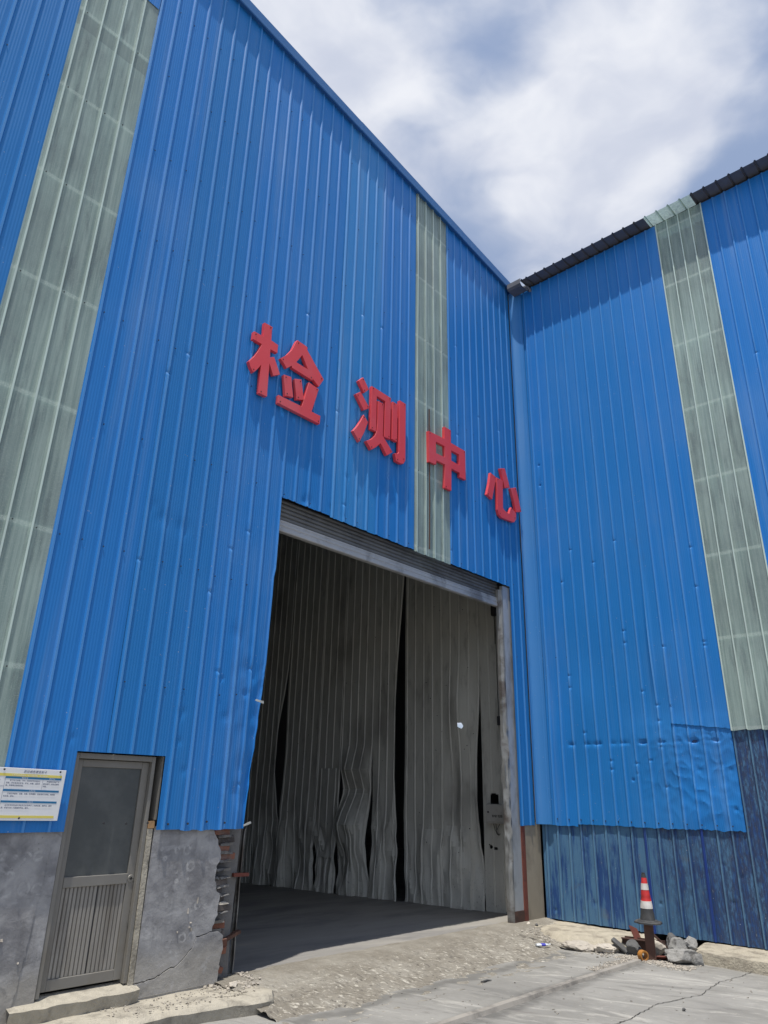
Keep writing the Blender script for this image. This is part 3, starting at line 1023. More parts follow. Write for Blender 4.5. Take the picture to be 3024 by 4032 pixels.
# right of the door: upper and lower plates, parted by the crack
crk = jag([(-7.20, 0.115), (-7.12, 0.122), (-6.98, 0.135), (-6.88, 0.18), (-6.76, 0.21), (-6.69, 0.26), (-6.61, 0.33), (-6.57, 0.43), (-6.50, 0.435), (-6.39, 0.455)], 0.007, 0.025)
brk = jag([(-6.39, 0.462), (-6.37, 0.52), (-6.335, 0.60), (-6.345, 0.68), (-6.33, 0.76), (-6.385, 0.84), (-6.415, 0.95), (-6.41, 1.05), (-6.36, 1.13), (-6.385, 1.22), (-6.42, 1.30), (-6.47, 1.36), (-6.48, 1.44)], 0.012, 0.03)
g = MB()
g.prism([[(p[0], p[1] + 0.005) for p in crk] + brk + [(-7.185, 1.44)]], fw, 0.030, 0.085)
g.build('plaster_panel', M_PLASTER, warehouse)
brk2 = jag([(-6.245, 0.405), (-6.24, 0.32), (-6.255, 0.22), (-6.27, 0.10), (-6.275, -0.03)], 0.012, 0.03)
g = MB()
g.prism([[(p[0], p[1] - 0.005) for p in reversed(crk)] + [(-7.21, -0.1), (-6.28, -0.1)] + list(reversed(brk2)) + [(-6.30, 0.445)]], fw, 0.026, 0.085)
g.build('plaster_panel', M_PLASTER, warehouse)
# masonry core behind the render, with dark recesses between the broken brick ends
g = MB()
g.box(-7.19, -6.46, 0.088, 0.36, -0.1, 1.44)
g.build('masonry_core', M_MORTAR, warehouse)
z = -0.02
k = 0
while z < 1.36:
    hgt = 0.062
    for q in range(1):
        x1 = -6.135 + q * 0.05 + rnd.uniform(-0.10, 0.03) - (0.10 if 0.62 < z < 1.0 else 0) + (0.03 if z < 0.4 else 0)
        x0 = x1 - rnd.uniform(0.20, 0.30)
        y0 = 0.075 + q * 0.10 + rnd.uniform(-0.02, 0.02)
        if q > 0:
            x1 -= rnd.uniform(0.0, 0.12)
        g = MB()
        M_ = Matrix.Translation(((x0 + x1) / 2, y0 + 0.047, z + hgt / 2)) @ Matrix.Rotation(rnd.uniform(-.28, .28), 4, 'Z') @ Matrix.Rotation(rnd.uniform(-.10, .10), 4, 'Y')
        if rnd.random() < 0.16 and q == 0:
            continue
        g.box(-(x1 - x0) / 2, (x1 - x0) / 2, -0.047, 0.047, -hgt / 2, hgt / 2, M=M_, jit=0.007)
        o = g.build('brick', M_BRICK if rnd.random() < 0.55 else M_BRICKG, warehouse)
        bevel(o, 0.005)
    # crumbling mortar bed
    g = MB()
    for q in range(5):
        xx = rnd.uniform(-6.40, -6.24)
        g.box(xx - .05, xx + .05, 0.06, 0.14, z + hgt + 0.002, z + 0.079, jit=0.010)
    tag(g.build('mortar_bed', M_PALE if rnd.random() < .15 else M_MORTAR, warehouse), kind='stuff')
    z += 0.080
    k += 1
# rear jamb panel and the cold edge of the shutter rail beside the broken bricks
g = MB()
g.prism([jag([(-6.48, -0.05), (-6.03, -0.05), (-6.05, 0.4), (-6.03, 0.9), (-6.02, 1.6), (-6.48, 1.6), (-6.48, -0.05)], 0.004, 0.05)[:-1]], fw, 0.175, 0.20)
g.build('jamb_panel', M_MORTAR, warehouse)
g = MB()
Z_ = [-0.05 + 0.09 * i for i in range(17)]
g.grid([[(-5.93 + dx_ + 0.012 * nz(zz_ * 3.0, 5) + 0.02 * max(0, zz_ - 1.0), y_, zz_) for zz_ in Z_] for (dx_, y_) in ((0, 0.24), (0.008, 0.235), (0.010, 0.29), (0.0, 0.30))])
g.build('guide_rail', M_RAIL, warehouse, smooth=30)
g = MB()
g.box(-6.12, -5.92, 0.13, 0.17, 0.765, 0.80, M=Matrix.Rotation(R(1.5), 4, 'Y'))
g.build('rusty_bracket', M_RUSTR, warehouse)
g = MB()
g.box(-0.09, 0.09, -0.03, 0.03, -0.016, 0.016, M=Matrix.Translation((-6.03, 0.16, 0.37)) @ Matrix.Rotation(R(-18), 4, 'Y'))
g.build('rusty_bracket', M_RUST, warehouse)
g = MB()
g.box(-6.16, -6.10, 0.16, 0.34, 1.44, 5.36)
g.build('gate_post', M_DARK, warehouse)

# ------------------------------------------------------------------ side door
door = empty('side_door')
door.parent = warehouse
DY = 0.115


def dbox(name, x0, x1, z0, z1, y0, y1, mat, b=0.003):
    g = MB()
    g.box(x0, x1, y0, y1, z0, z1)
    o = g.build(name, mat, door)
    if b:
        bevel(o, b)
    return o


dbox('frame_jamb', -8.100, -8.062, 0.13, 2.085, 0.045, 0.17, M_ALU)
dbox('frame_jamb', -7.300, -7.262, 0.13, 2.085, 0.045, 0.17, M_ALU)
dbox('frame_head', -8.0615, -7.3005, 2.035, 2.085, 0.045, 0.17, M_ALU)
dbox('stile', -8.0605, -7.995, 0.16, 2.03, DY - .02, DY + .02, M_ALU)
dbox('stile', -7.375, -7.3015, 0.16, 2.03, DY - .02, DY + .02, M_ALU)
dbox('top_rail', -7.9945, -7.3755, 1.965, 2.03, DY - .018, DY + .018, M_ALU)
dbox('middle_rail', -7.9945, -7.3755, 0.945, 1.03, DY - .024, DY + .02, M_ALU)
dbox('bottom_rail', -7.9945, -7.3755, 0.16, 0.245, DY - .018, DY + .018, M_ALU)
dbox('glass_pane', -7.994, -7.376, 1.03, 1.965, DY - .002, DY + .006, M_GLASS, 0)
x = -7.990
k = 0
while x < -7.39:
    wd = 0.0355
    gap = 0.013 if k == 8 else 0.0025
    g = MB()
    sh = 0.004 * nz(k * 1.3, 4)
    g.add([(x, DY + .008, 0.247), (x + .006, DY - .004 + sh, 0.247), (x + wd - .006, DY - .004 + sh, 0.247), (x + wd, DY + .008, 0.247),
           (x, DY + .008, 0.943), (x + .006, DY - .004 + sh, 0.943), (x + wd - .006, DY - .004 + sh, 0.943), (x + wd, DY + .008, 0.943)],
          [(0, 1, 5, 4), (1, 2, 6, 5), (2, 3, 7, 6), (3, 0, 4, 7), (0, 3, 2, 1), (4, 5, 6, 7)])
    g.build('plank', M_ALUP, door)
    x += wd + gap
    k += 1
dbox('backing_sheet', -7.994, -7.376, 0.245, 0.945, DY + .012, DY + .016, M_DARK, 0)
g = MB()
g.lathe([(0.0, 0.006), (0.030, 0.006), (0.034, 0.0), (0.034, -0.004)], 20)
M_ = Matrix.Translation((-7.338, DY - .021, 0.985)) @ Matrix.Rotation(R(90), 4, 'X')
g.v = [tuple(M_ @ Vector(v)) for v in g.v]
lock = g.build('lock_plate', M_ALU, door, smooth=30)
g = MB()
for (a, b, r_) in ((0, 0, .011), (0, .006, .008), (-.02, 0, .004), (.02, 0, .004)):
    g.lathe([(0.0, 0.0085), (r_, 0.0085), (r_, 0.0)], 10)
    kk = len(g.v) - 30
    g.v[kk:] = [tuple(M_ @ Vector((v[0] + a, v[1] + b, v[2]))) for v in g.v[kk:]]
g.build('keyhole', M_BLACK, door)
# bent torn flaps on the sheet edge beside the gate, raw metal showing
for (x, z, s_, a_) in ((-6.075, 2.74, 0.055, 12), (-6.10, 1.445, 0.045, -25)):
    g = MB()
    M_ = Matrix.Translation((x, -0.02, z)) @ Matrix.Rotation(R(a_), 4, 'Y')
    g.add([M_ @ Vector(v) for v in ((-s_, 0, 0), (s_ * .9, -.03, -0.004), (s_ * .7, -.035, 0.022), (-s_, -.004, 0.02), (-s_, .004, 0), (s_ * .9, -.026, -0.004), (s_ * .7, -.031, 0.022), (-s_, 0, 0.02))],
          [(0, 1, 2, 3), (4, 7, 6, 5), (0, 4, 5, 1), (1, 5, 6, 2), (2, 6, 7, 3)])
    g.build('torn_flap', M_TORN, warehouse)
# splashes of white mortar stuck to the render
for (x, z, w_, h_) in ((-6.70, .665, .006, .045), (-6.655, .56, .022, .010), (-6.665, .52, .018, .009), (-6.64, .50, .012, .030), (-6.80, .49, .010, .012), (-8.47, .60, .018, .018), (-8.30, .42, .010, .010), (-6.60, .75, .005, .05)):
    g = MB()
    g.box(x - w_ / 2, x + w_ / 2, 0.021, 0.034, z - h_ / 2, z + h_ / 2, jit=0.003)
    g.build('mortar_splash', M_PALE, warehouse)
# hollow behind the door
g = MB()
g.box(-8.2, -7.19, 0.36, 0.40, 0.0, 2.3)
g.build('door_backing', M_DARK, warehouse)
# pale raw edges of the opening, lintel and the wooden wedge
g = MB()
g.box(-7.258, -7.205, 0.035, 0.15, 0.10, 1.42, jit=0.004)
g.build('mortar_fillet', M_STEP, warehouse)
g = MB()
g.box(-7.2035, -7.187, 0.02, 0.16, 1.50, 2.09)
g.build('reveal_strip', M_ALU, warehouse)
g = MB()
g.box(-7.257, -7.195, 0.03, 0.13, 1.425, 1.49, jit=0.003)
g.build('wood_block', m_simple('bare wood', (0.36, 0.22, 0.11), 0.8, var=0.3, scale=12, stretch=(1, 1, 6)), warehouse)
# mortar ledge under the door
led = jag([(-8.33, -0.05), (-8.1, -0.075), (-7.9, -0.06), (-7.7, -0.09), (-7.5, -0.065), (-7.3, -0.09), (-7.17, -0.04)], 0.010, 0.05)
g = MB()
g.v = [(p[0], p[1], 0.085 + 0.008 * nz(p[0] * 8)) for p in led] + [(p[0], 0.15, 0.135) for p in led] + [(p[0] + .0, p[1] + .02 + 0.02 * nz(p[0] * 7, 3), -0.03) for p in led]
q = len(led)
g.f = [f_ for i_ in range(q - 1) for f_ in ((i_, i_ + 1, q + i_ + 1, q + i_), (i_, i_ + 1, 2 * q + i_ + 1, 2 * q + i_))]
g.m = [0] * len(g.f)
g.build('door_sill', M_STEP, warehouse, smooth=40)

# ------------------------------------------------------------------ roller shutter
sh = empty('roller_shutter')
sh.parent = warehouse
for k in range(5):
    z0 = 5.096 + 0.062 * k
    g = MB()
    prof = [(0.148, 0.0), (0.128, 0.006), (0.118, 0.020), (0.118, 0.040), (0.128, 0.054), (0.148, 0.060)]
    g.grid([[(x_, y_ + 0.012 * k * .4, z0 + dz_) for (y_, dz_) in prof] for x_ in (-6.02, -0.80)])
    g.build('slat', M_SLAT, sh, smooth=50)
g = MB()
prof = [(0.165, 4.930), (0.098, 4.930), (0.090, 4.940), (0.090, 4.985), (0.100, 4.994), (0.100, 5.004), (0.092, 5.012), (0.092, 5.040), (0.104, 5.050), (0.104, 5.060), (0.098, 5.068), (0.098, 5.085), (0.165, 5.095)]
g.grid([[(x_, y_, z_) for (y_, z_) in prof + prof[:1]] for x_ in (-6.04, -0.80)])
g.build('bottom_bar', M_SHUT, sh, smooth=30)
g = MB()
g.box(-6.05, -0.55, 0.17, 0.62, 5.34, 5.9)
g.build('shutter_box', M_DARK, sh)
g = MB()
g.tube([(-5.9, 0.30, 4.9), (-5.9, 0.30, 5.3)], 0.05, 10)
g.box(-6.03, -5.80, 0.20, 0.45, 4.55, 5.30)
g.build('motor', M_DARK, sh)

# ------------------------------------------------------------------ right jamb
g = MB()
g.box(-0.80, -0.555, 0.030, 0.034, -0.05, 5.31)
g.box(-0.558, -0.554, 0.035, 0.20, -0.05, 5.31)
g.box(-0.80, -0.796, 0.035, 0.09, -0.05, 5.31)
g.build('gate_post', M_GALV, warehouse)
g = MB()
g.box(-0.553, -0.455, 0.012, 0.10, -0.05, 1.40)
g.build('gate_post', M_RUSTR, warehouse, label='rusted lower post beside the pillar')
g = MB()
g.box(-0.83, -0.560, 0.018, 0.028, -0.06, 0.16, jit=0.006)
g.build('post_shoe', M_RUST, warehouse)
# crumpled guide rail
Z_ = [-0.05 + 0.055 * i for i in range(97)]
g = MB()


def gr(q, zz_):
    k_ = 0.9 if 0.5 < zz_ < 2.9 else 0.12
    return k_ * (0.030 * nz(zz_ * 2.6, q * 3.0, 1) + 0.022 * nz(zz_ * 7.5, q * 5, 2))


sec = [(-0.806, 0.09), (-0.808, 0.03), (-0.828, 0.022), (-0.850, 0.03), (-0.862, 0.06), (-0.880, 0.07), (-0.886, 0.12)]
g.grid([[(x_ + gr(j_, zz_), y_ + gr(j_ + 9, zz_), zz_) for zz_ in Z_] for j_, (x_, y_) in enumerate(sec)])
g.build('guide_rail', M_RAIL, warehouse, smooth=35)
g = MB()
g.box(-0.452, 0.030, 0.018, 0.30, -0.10, 1.40)
g.build('pillar', M_PILLAR, warehouse)

# ------------------------------------------------------------------ grey lining of the hall
FZ = lambda y: -0.019 * y - 0.01
PI_ = 0.222


def buckle(amp, ztop, seed):
    def f_(u, z):
        k_ = max(0.0, min(1.0, (ztop - z) / (ztop * 0.7)))
        k_ *= 0.40 + 0.60 * max(0.0, min(1.0, (1.9 - z) / 0.9))
        v = amp * k_ * 2.0 * (0.30 - abs(nz(u * 1.5 + z * 0.4, z * 0.55, seed)))
        k4 = max(0.0, min(1.0, (1.35 - z) / 0.25))
        v += amp * k4 * 0.8 * (0.30 - abs(nz(u * 3.5 + 4, z * 2.2 - u * 1.1, seed + 9)))
        v += 0.25 * amp * k4 * ((1 if math.sin(u * 7 + seed) > 0 else -1) * (1.3 - z))
        v += amp * k_ * 0.9 * (0.30 - abs(nz(u * 2.6 - z * 0.8, z * 1.3 + u * .4, seed + 5)))
        if seed == 8.2:
            ks = ((-1, 0.02), (0.0, 0.02), (0.5, 0.05), (1.22, 0.24), (1.85, -0.05), (2.25, 0.14), (2.75, 0.0), (20, 0.0))
            for (za, va), (zb2, vb) in zip(ks, ks[1:]):
                if za <= z < zb2:
                    v += (va + (vb - va) * (z - za) / (zb2 - za)) * max(0.0, 1 - abs((u - 4.33) / 0.52) ** 3)
        if seed == 2.9:
            v += 0.11 * math.exp(-((u - 1.62) / 0.26) ** 2 - ((z - 3.35) / 0.75) ** 2) - 0.06 * math.exp(-((u - 1.75) / 0.10) ** 2 - ((z - 1.9) / 0.5) ** 2)
        v -= 0.018 * k_ * math.exp(-((z - 1.25 - 0.10 * nz(u * 2, seed)) / 0.05) ** 2)
        return v
    return f_


def gap(ug, side, zc, zr, amt):
    """pull the edge at ug away (side -1: sheet lies at smaller u, +1: larger u)"""
    def f_(u, z):
        e = math.exp(-abs((z - zc) / zr) ** 2.4)
        d_ = abs(u - ug)
        return -0.0 + side * amt * e * math.exp(-(d_ / 0.17) ** 2)
    return f_


IN = []   # y0, y1, zb, zt, amp, ztop, warps, hole
hole_white = lambda u, z: ((u - 1.545) / 0.055) ** 2 + ((z - 3.02 - 0.25 * (u - 1.545)) / 0.050) ** 2 < 1
hole_box = lambda u, z: (0.80 < u < 0.955 and 1.64 < z < 1.845 - 0.25 * abs(u - 0.9)) or (((u - 0.98) / 0.035) ** 2 + ((z - 0.98) / .028) ** 2 < 1) or (((u - 0.885) / 0.035) ** 2 + ((z - 0.955) / .028) ** 2 < 1)


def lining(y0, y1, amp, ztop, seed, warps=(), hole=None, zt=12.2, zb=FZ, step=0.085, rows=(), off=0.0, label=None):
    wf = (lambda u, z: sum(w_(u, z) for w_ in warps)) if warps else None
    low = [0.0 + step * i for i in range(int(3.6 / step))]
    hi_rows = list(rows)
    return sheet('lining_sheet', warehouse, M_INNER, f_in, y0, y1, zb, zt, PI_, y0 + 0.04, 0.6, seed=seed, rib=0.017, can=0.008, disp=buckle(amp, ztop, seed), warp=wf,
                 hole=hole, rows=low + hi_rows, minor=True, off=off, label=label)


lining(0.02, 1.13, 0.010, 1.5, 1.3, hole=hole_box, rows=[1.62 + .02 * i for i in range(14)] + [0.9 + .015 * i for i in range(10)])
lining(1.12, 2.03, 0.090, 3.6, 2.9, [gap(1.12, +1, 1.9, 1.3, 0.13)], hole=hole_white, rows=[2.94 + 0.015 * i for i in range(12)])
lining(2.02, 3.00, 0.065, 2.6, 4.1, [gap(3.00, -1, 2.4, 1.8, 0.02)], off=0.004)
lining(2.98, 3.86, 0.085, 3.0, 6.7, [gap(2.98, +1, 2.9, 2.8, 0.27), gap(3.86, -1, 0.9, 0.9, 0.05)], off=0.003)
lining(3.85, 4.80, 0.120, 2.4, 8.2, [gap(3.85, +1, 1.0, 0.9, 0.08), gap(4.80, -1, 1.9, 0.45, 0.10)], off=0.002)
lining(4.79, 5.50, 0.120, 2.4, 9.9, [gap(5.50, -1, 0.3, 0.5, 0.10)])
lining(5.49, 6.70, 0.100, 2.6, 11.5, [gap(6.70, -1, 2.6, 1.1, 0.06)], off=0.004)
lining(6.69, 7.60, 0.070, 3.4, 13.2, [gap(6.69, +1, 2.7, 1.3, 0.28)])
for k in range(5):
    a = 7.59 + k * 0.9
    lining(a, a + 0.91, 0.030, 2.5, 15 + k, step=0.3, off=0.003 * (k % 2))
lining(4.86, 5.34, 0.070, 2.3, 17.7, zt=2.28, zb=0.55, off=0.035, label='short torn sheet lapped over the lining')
g = MB()
for _ in range(70):
    y_, z_ = rnd.uniform(0.2, 6.6), rnd.choice((1.25, 2.6, 3.9, 5.2)) + rnd.gauss(0, 0.25)
    if abs(y_ - 3.05) > 0.3:
        screw((-0.034 - (0.05 if z_ < 2.5 else 0), y_, z_), (-1, 0, 0), rnd.uniform(0.006, 0.012))
tag(g.build('bolt', M_BLACK, warehouse), kind='stuff')
g = MB()
g.box(0.03, 0.25, 12.0, 22.0, -0.6, 12.2)
g.build('side_wall', M_HALL, warehouse)


# ================================================================== BLUE SHED ON THE RIGHT
shed = empty('shed')
tag(shed, 'blue corrugated shed meeting the warehouse, weathered dark blue sheets at its foot', 'shed')
PS = 0.2113
ZT = 12.10


def crumple(u, z):
    v = 0.0
    k1 = math.exp(-((z - 2.62 - 0.012 * nz(u * 6)) / 0.028) ** 2) * max(0, min(1, (u - 0.4) / 0.5))
    v -= 0.060 * k1 * max(0.0, nz(u * 6.5, 2.0) + 0.12)
    k2 = max(0, min(1, (3.05 - z) / 0.35)) * max(0, min(1, (z - 1.35) / 0.3)) * max(0, min(1, (u - 1.5) / 1.0))
    r = 1 - 2 * abs(nz(u * 2.6 + z * 1.6, z * 2.4 - u * 1.9, 5))
    r2 = 1 - 2 * abs(nz(u * 5.0 - z * 3.5, z * 5 + u * 3, 15))
    v += k2 * (0.007 * math.copysign(abs(r) ** 1.6, r) + 0.007 * math.copysign(abs(r2) ** 1.6, r2))
    v += k2 * 0.022 * nz(u * 2.0, z * 1.6, 33)
    k3 = max(0, min(1, (5.6 - z) / 2.2)) * max(0, min(1, (z - 1.4) / 0.5))
    v += 0.020 * k3 * nz(u * 1.6, z * 0.9, 3)
    # long vertical crease
    v += 0.030 * math.exp(-((u - 2.20 - 0.02 * (z - 4)) / 0.035) ** 2) * math.exp(-((z - 4.1) / 0.9) ** 2)
    return v


fine_rows = [1.40 + 0.032 * i for i in range(54)] + [3.15 + 0.10 * i for i in range(25)]


def bl(a, b, phase, zb, seed, zt=ZT, mat=None, off=0.0, label=None, dents=(), ragged=0.012, disp=crumple, rows=fine_rows):
    return sheet('cladding_sheet', shed, mat or M_BLUE_R, f_side, a, b, zb, zt, PS, phase, 0.6, seed=seed, off=off, disp=disp, rows=rows, dents=dents, ragged=ragged, label=label)


S0 = 3.27
bl(0.235, 0.735 - .033, S0 - 3 * .8452 - .8452, 1.37, 41, dents=ribdents(.2, PS, 3, 2, 8))
bl(0.735 - .033, 1.580 - .033, S0 - 3 * .8452, 1.405, 42, off=0.002, dents=ribdents(.735, PS, 8, 1.6, 6))
bl(1.580 - .033, 2.425 - .033, S0 - 2 * .8452, 1.400, 43, dents=ribdents(1.58, PS, 8, 1.6, 6) + rdents(1.6, 2.4, 1.6, 3.2, 4, .015, .03, .02), ragged=0.02)
bl(2.425 - .033, S0 - .012, S0 - .8452, lambda u: 2.885 - 0.13 * (u - 2.42), 44, mat=M_BLUE_T, off=0.004, dents=ribdents(2.425, PS, 6, 3.0, 6))
bl(2.425 - .033, S0 - .012, S0 - .8452, 1.405, 44.3, mat=M_BLUE_T, zt=2.93, off=-0.010, dents=rdents(2.5, 3.2, 1.5, 2.8, 6, .02, .06, .02), ragged=0.022, label='crumpled torn sheet at the bottom of the wall')
sheet('skylight_panel', shed, M_FRP, f_side, S0 - .012, S0 + .845 + .012, lambda u: 2.76 + 0.01 * math.sin(u * 30), ZT, PS, S0, 0.35, seed=51, off=0.006, disp=frp_d, rib=0.022, ragged=0.022, minor=False)
for k in range(5):
    a = S0 + .8452 * (k + 1)
    sheet('cladding_sheet', shed, M_BLUE_R, f_side, a - .01 if k == 0 else a - .033, a + .8452 - .033, 2.74, ZT, PS, a, 0.5, seed=60 + k, off=0.002 * (k % 2), dents=ribdents(a, PS, 3, 3, 10), ragged=0.01)
# older sheets at the foot
for k, (a, b) in enumerate(((0.02, 0.735), (0.735, 1.580), (1.580, 2.425), (2.425, 3.27), (3.27, 4.115), (4.115, 4.96), (4.96, 5.80), (5.80, 6.65), (6.65, 7.5))):
    sheet('weathered_sheet', shed, M_WEATHER, f_side, a - .033 if k else a, b - .033, 0.004, 1.52 if b < 3.2 else 2.92, PS, S0, 0.22, seed=70 + k * 1.3, rib=0.024, off=-0.034 + 0.003 * (k % 2),
          dents=rdents(a, b, 0.05, 1.4, 4, .02, .05, .012), ragged=0.008, disp=lambda u, z: 0.006 * nz(u * 3, z * 2.2, 2))
# unfaded seams where the old sheets lap
for c_ in (1.791, 2.636):
    sheet('seam_strip', shed, M_SEAM, f_side, c_ - .030, c_ + .018, 0.004, 1.50, PS, S0, 0.3, seed=90 + c_, rib=0.025, minor=False, off=-0.0245, can=0.002)
# eave: roof sheets with their ribbed ends, one of them translucent
f_roof = lambda u, s, h: (s, -u, 12.135 + 0.085 * (s + 0.30) + h)
for k, (a, b) in enumerate(((0.450, 0.568), (0.568, 1.442), (1.442, 2.316), (2.316, 3.190), (3.190, 4.064), (4.064, 4.938), (4.938, 5.812), (5.812, 6.686), (6.686, 7.56), (7.56, 8.43), (8.43, 9.31), (9.31, 10.2))):
    lightp = (k == 4)
    s0 = -0.31 + 0.006 * nz(k * 3.3)
    if lightp:
        sheet('roof_light', shed, M_FRP, f_roof, a - .033, b - .033, s0, 0.55, 0.2185, a + 0.0, 0.3, seed=80 + k, rib=0.030, minor=False, off=0.002)
    # doubled so the sheet has a thickness at its cut edge
    sheet('roof_sheet', shed, M_UNDER, f_roof, a - .033, b - .033, 0.56 if lightp else s0, 12.3, 0.2185, a, 1.2, seed=80 + k, rib=0.030, minor=False, off=-0.003 + 0.001 * (k % 2))
    sheet('roof_sheet', shed, M_ROOF, f_roof, a - .033, b - .033, 0.56 if lightp else s0, 12.3, 0.2185, a, 1.2, seed=80 + k, rib=0.030, minor=False, off=0.002 + 0.001 * (k % 2))
g = MB()
g.box(0.004, 0.10, -10.2, -0.30, 12.01, 12.125)
g.build('eave_purlin', M_DARK, shed)
for zl in (1.47, 2.78, 4.09, 5.40, 6.70, 8.03, 9.33, 10.63):
    g = MB()
    g.box(0.008 + (0.06 if zl < 3 else 0), 0.19, -7.6, -3.30 if zl < 3 else -0.05, zl - 0.035, zl + 0.035)
    g.build('girt', M_PURLIN if zl > 2 else M_DARK, shed)
# enclosure of the shed; the far wall has an added opening so that daylight shows through the hole in the lining
g = MB()
g.box(12.0, 12.1, -10.2, 10.0, -0.3, 13.2)
g.box(12.0, 12.1, 10.75, 23, -0.3, 13.2)
g.box(12.0, 12.1, 10.0, 10.75, -0.3, 4.05)
g.box(12.0, 12.1, 10.0, 10.75, 4.65, 13.2)
g.build('rear_wall', M_HALL, shed)
g = MB()
g.box(0.02, 11.99, -10.2, -10.1, -0.3, 13.2)
g.build('end_wall', M_HALL, shed)
g = MB()
g.box(0.26, 11.99, 22.9, 23.0, -0.3, 13.2)
g.build('end_wall', M_HALL, shed)
g = MB()
g.add([(-0.0, 0.30, 12.16), (12.3, 0.30, 13.2), (12.3, 23.0, 13.2), (0.0, 23.0, 12.16), (-0.0, 0.30, 12.20), (12.3, 0.30, 13.24), (12.3, 23.0, 13.24), (0.0, 23.0, 12.20)],
      [(0, 1, 2, 3), (4, 5, 6, 7), (0, 1, 5, 4), (1, 2, 6, 5), (2, 3, 7, 6), (3, 0, 4, 7)])
g.add([(0.0, -0.44, 12.162), (12.3, -0.44, 13.20), (12.3, 0.29, 13.20), (0.0, 0.29, 12.162)], [(0, 1, 2, 3)])
g.build('roof', M_ROOF, shed)
g = MB()
for u in [0.30 + .2113 * k for k in range(16)]:
    for zl in (9.33, 10.63, 6.70, 5.40, 4.09):
        if rnd.random() < 0.35:
            screw((-0.004, -u, zl + rnd.uniform(-.03, .03)), (-1, 0, 0), 0.009)
    for zl in (1.47,):
        screw((-0.004, -u - .04, zl), (-1, 0, 0), 0.010)
tag(g.build('screw', M_DARK, shed), kind='stuff')

# ------------------------------------------------------------------ kerb and rubble shoulder along the shed
def slab(name, outline, ztop, zbot, mat, slope=0.0, seed=0, inset=0.05, parent=None):
    dense = []
    for i in range(len(outline)):
        a, b = outline[i], outline[(i + 1) % len(outline)]
        k = max(1, min(60, int(math.dist(a, b) / 0.07)))
        for q in range(k):
            t = q / k
            dense.append((a[0] + (b[0] - a[0]) * t, a[1] + (b[1] - a[1]) * t))
    cx = sum(p[0] for p in dense) / len(dense)
    cy = sum(p[1] for p in dense) / len(dense)
    g = MB()
    n_ = len(dense)
    r0, r1, r2 = [], [], []
    for (x, y) in dense:
        e = 0.035 * nz(x * 6, y * 6, seed) + 0.02 * nz(x * 17, y * 17, seed)
        dv = Vector((cx - x, cy - y)).normalized()
        r0.append((x + dv.x * (inset + e), y + dv.y * (inset + e), ztop + 0.012 * nz(x * 5, y * 5, seed)))
        r1.append((x + dv.x * e, y + dv.y * e, ztop - 0.03 + 0.02 * nz(x * 8, y * 8, seed)))
        r2.append((x - dv.x * (slope - e), y - dv.y * (slope - e), zbot))
    g.v = r0 + r1 + r2
    for i in range(n_):
        j = (i + 1) % n_
        g.f += [(i, j, n_ + j, n_ + i), (n_ + i, n_ + j, 2 * n_ + j, 2 * n_ + i)]
    g.f.append(tuple(range(n_)))
    g.m = [0] * len(g.f)
    o = g.build(name, mat, parent, smooth=35)
    return o


tag(slab('kerb', [(-0.40, -0.03), (-0.62, -0.12), (-0.86, -0.42), (-0.98, -0.75), (-0.96, -1.05), (-0.88, -1.30), (-0.80, -1.55), (-0.55, -1.72), (0.10, -1.80), (0.10, -0.03)], -0.022, -0.19, M_KERB, 0.16, 3),
    kind='structure')
tag(slab('kerb', [(0.10, -2.45), (-0.30, -2.50), (-0.70, -2.60), (-0.76, -2.80), (-0.78, -3.6), (-0.82, -5.2), (-0.85, -9.5), (0.10, -9.5)], -0.015, -0.19, M_KERB, 0.02, 8), kind='structure')


def rock(name, label, loc, dims, mat, seed, rz=0.0, ry=0.0, cat='rock', rough=0.35, group=None, cuts=9):
    bm = bmesh.new()
    bmesh.ops.create_icosphere(bm, subdivisions=4, radius=1.0)
    pl = []
    r_ = random.Random(seed)
    for _ in range(cuts):
        n_ = Vector((r_.uniform(-1, 1), r_.uniform(-1, 1), r_.uniform(-1, 1))).normalized()
        pl.append((n_, r_.uniform(0.55, 0.85)))
    for v in bm.verts:
        p = v.co.copy()
        for n_, d_ in pl:
            e = p.dot(n_) - d_
            if e > 0:
                p -= n_ * e
        p *= 1 + rough * 0.35 * noise.noise(p * 1.7 + Vector((seed, 0, 0))) + rough * 0.22 * noise.noise(p * 5 + Vector((0, seed, 0))) + rough * 0.10 * noise.noise(p * 13 + Vector((0, seed, 0)))
        v.co = Vector((p.x * dims[0], p.y * dims[1], p.z * dims[2]))
    M_ = Matrix.Rotation(rz, 4, 'Z') @ Matrix.Rotation(ry, 4, 'Y')
    bm.transform(M_)
    zmin = min(v.co.z for v in bm.verts)
    bm.transform(Matrix.Translation((0, 0, -zmin)))
    me = bpy.data.meshes.new(name)
    bm.to_mesh(me)
    bm.free()
    me.materials.append(mat)
    me.shade_smooth()
    me.set_sharp_from_angle(angle=R(22))
    o = bpy.data.objects.new(name, me)
    COL.objects.link(o)
    o.location = loc
    return tag(o, label, cat, group or 'stones heaped round the rusted post')


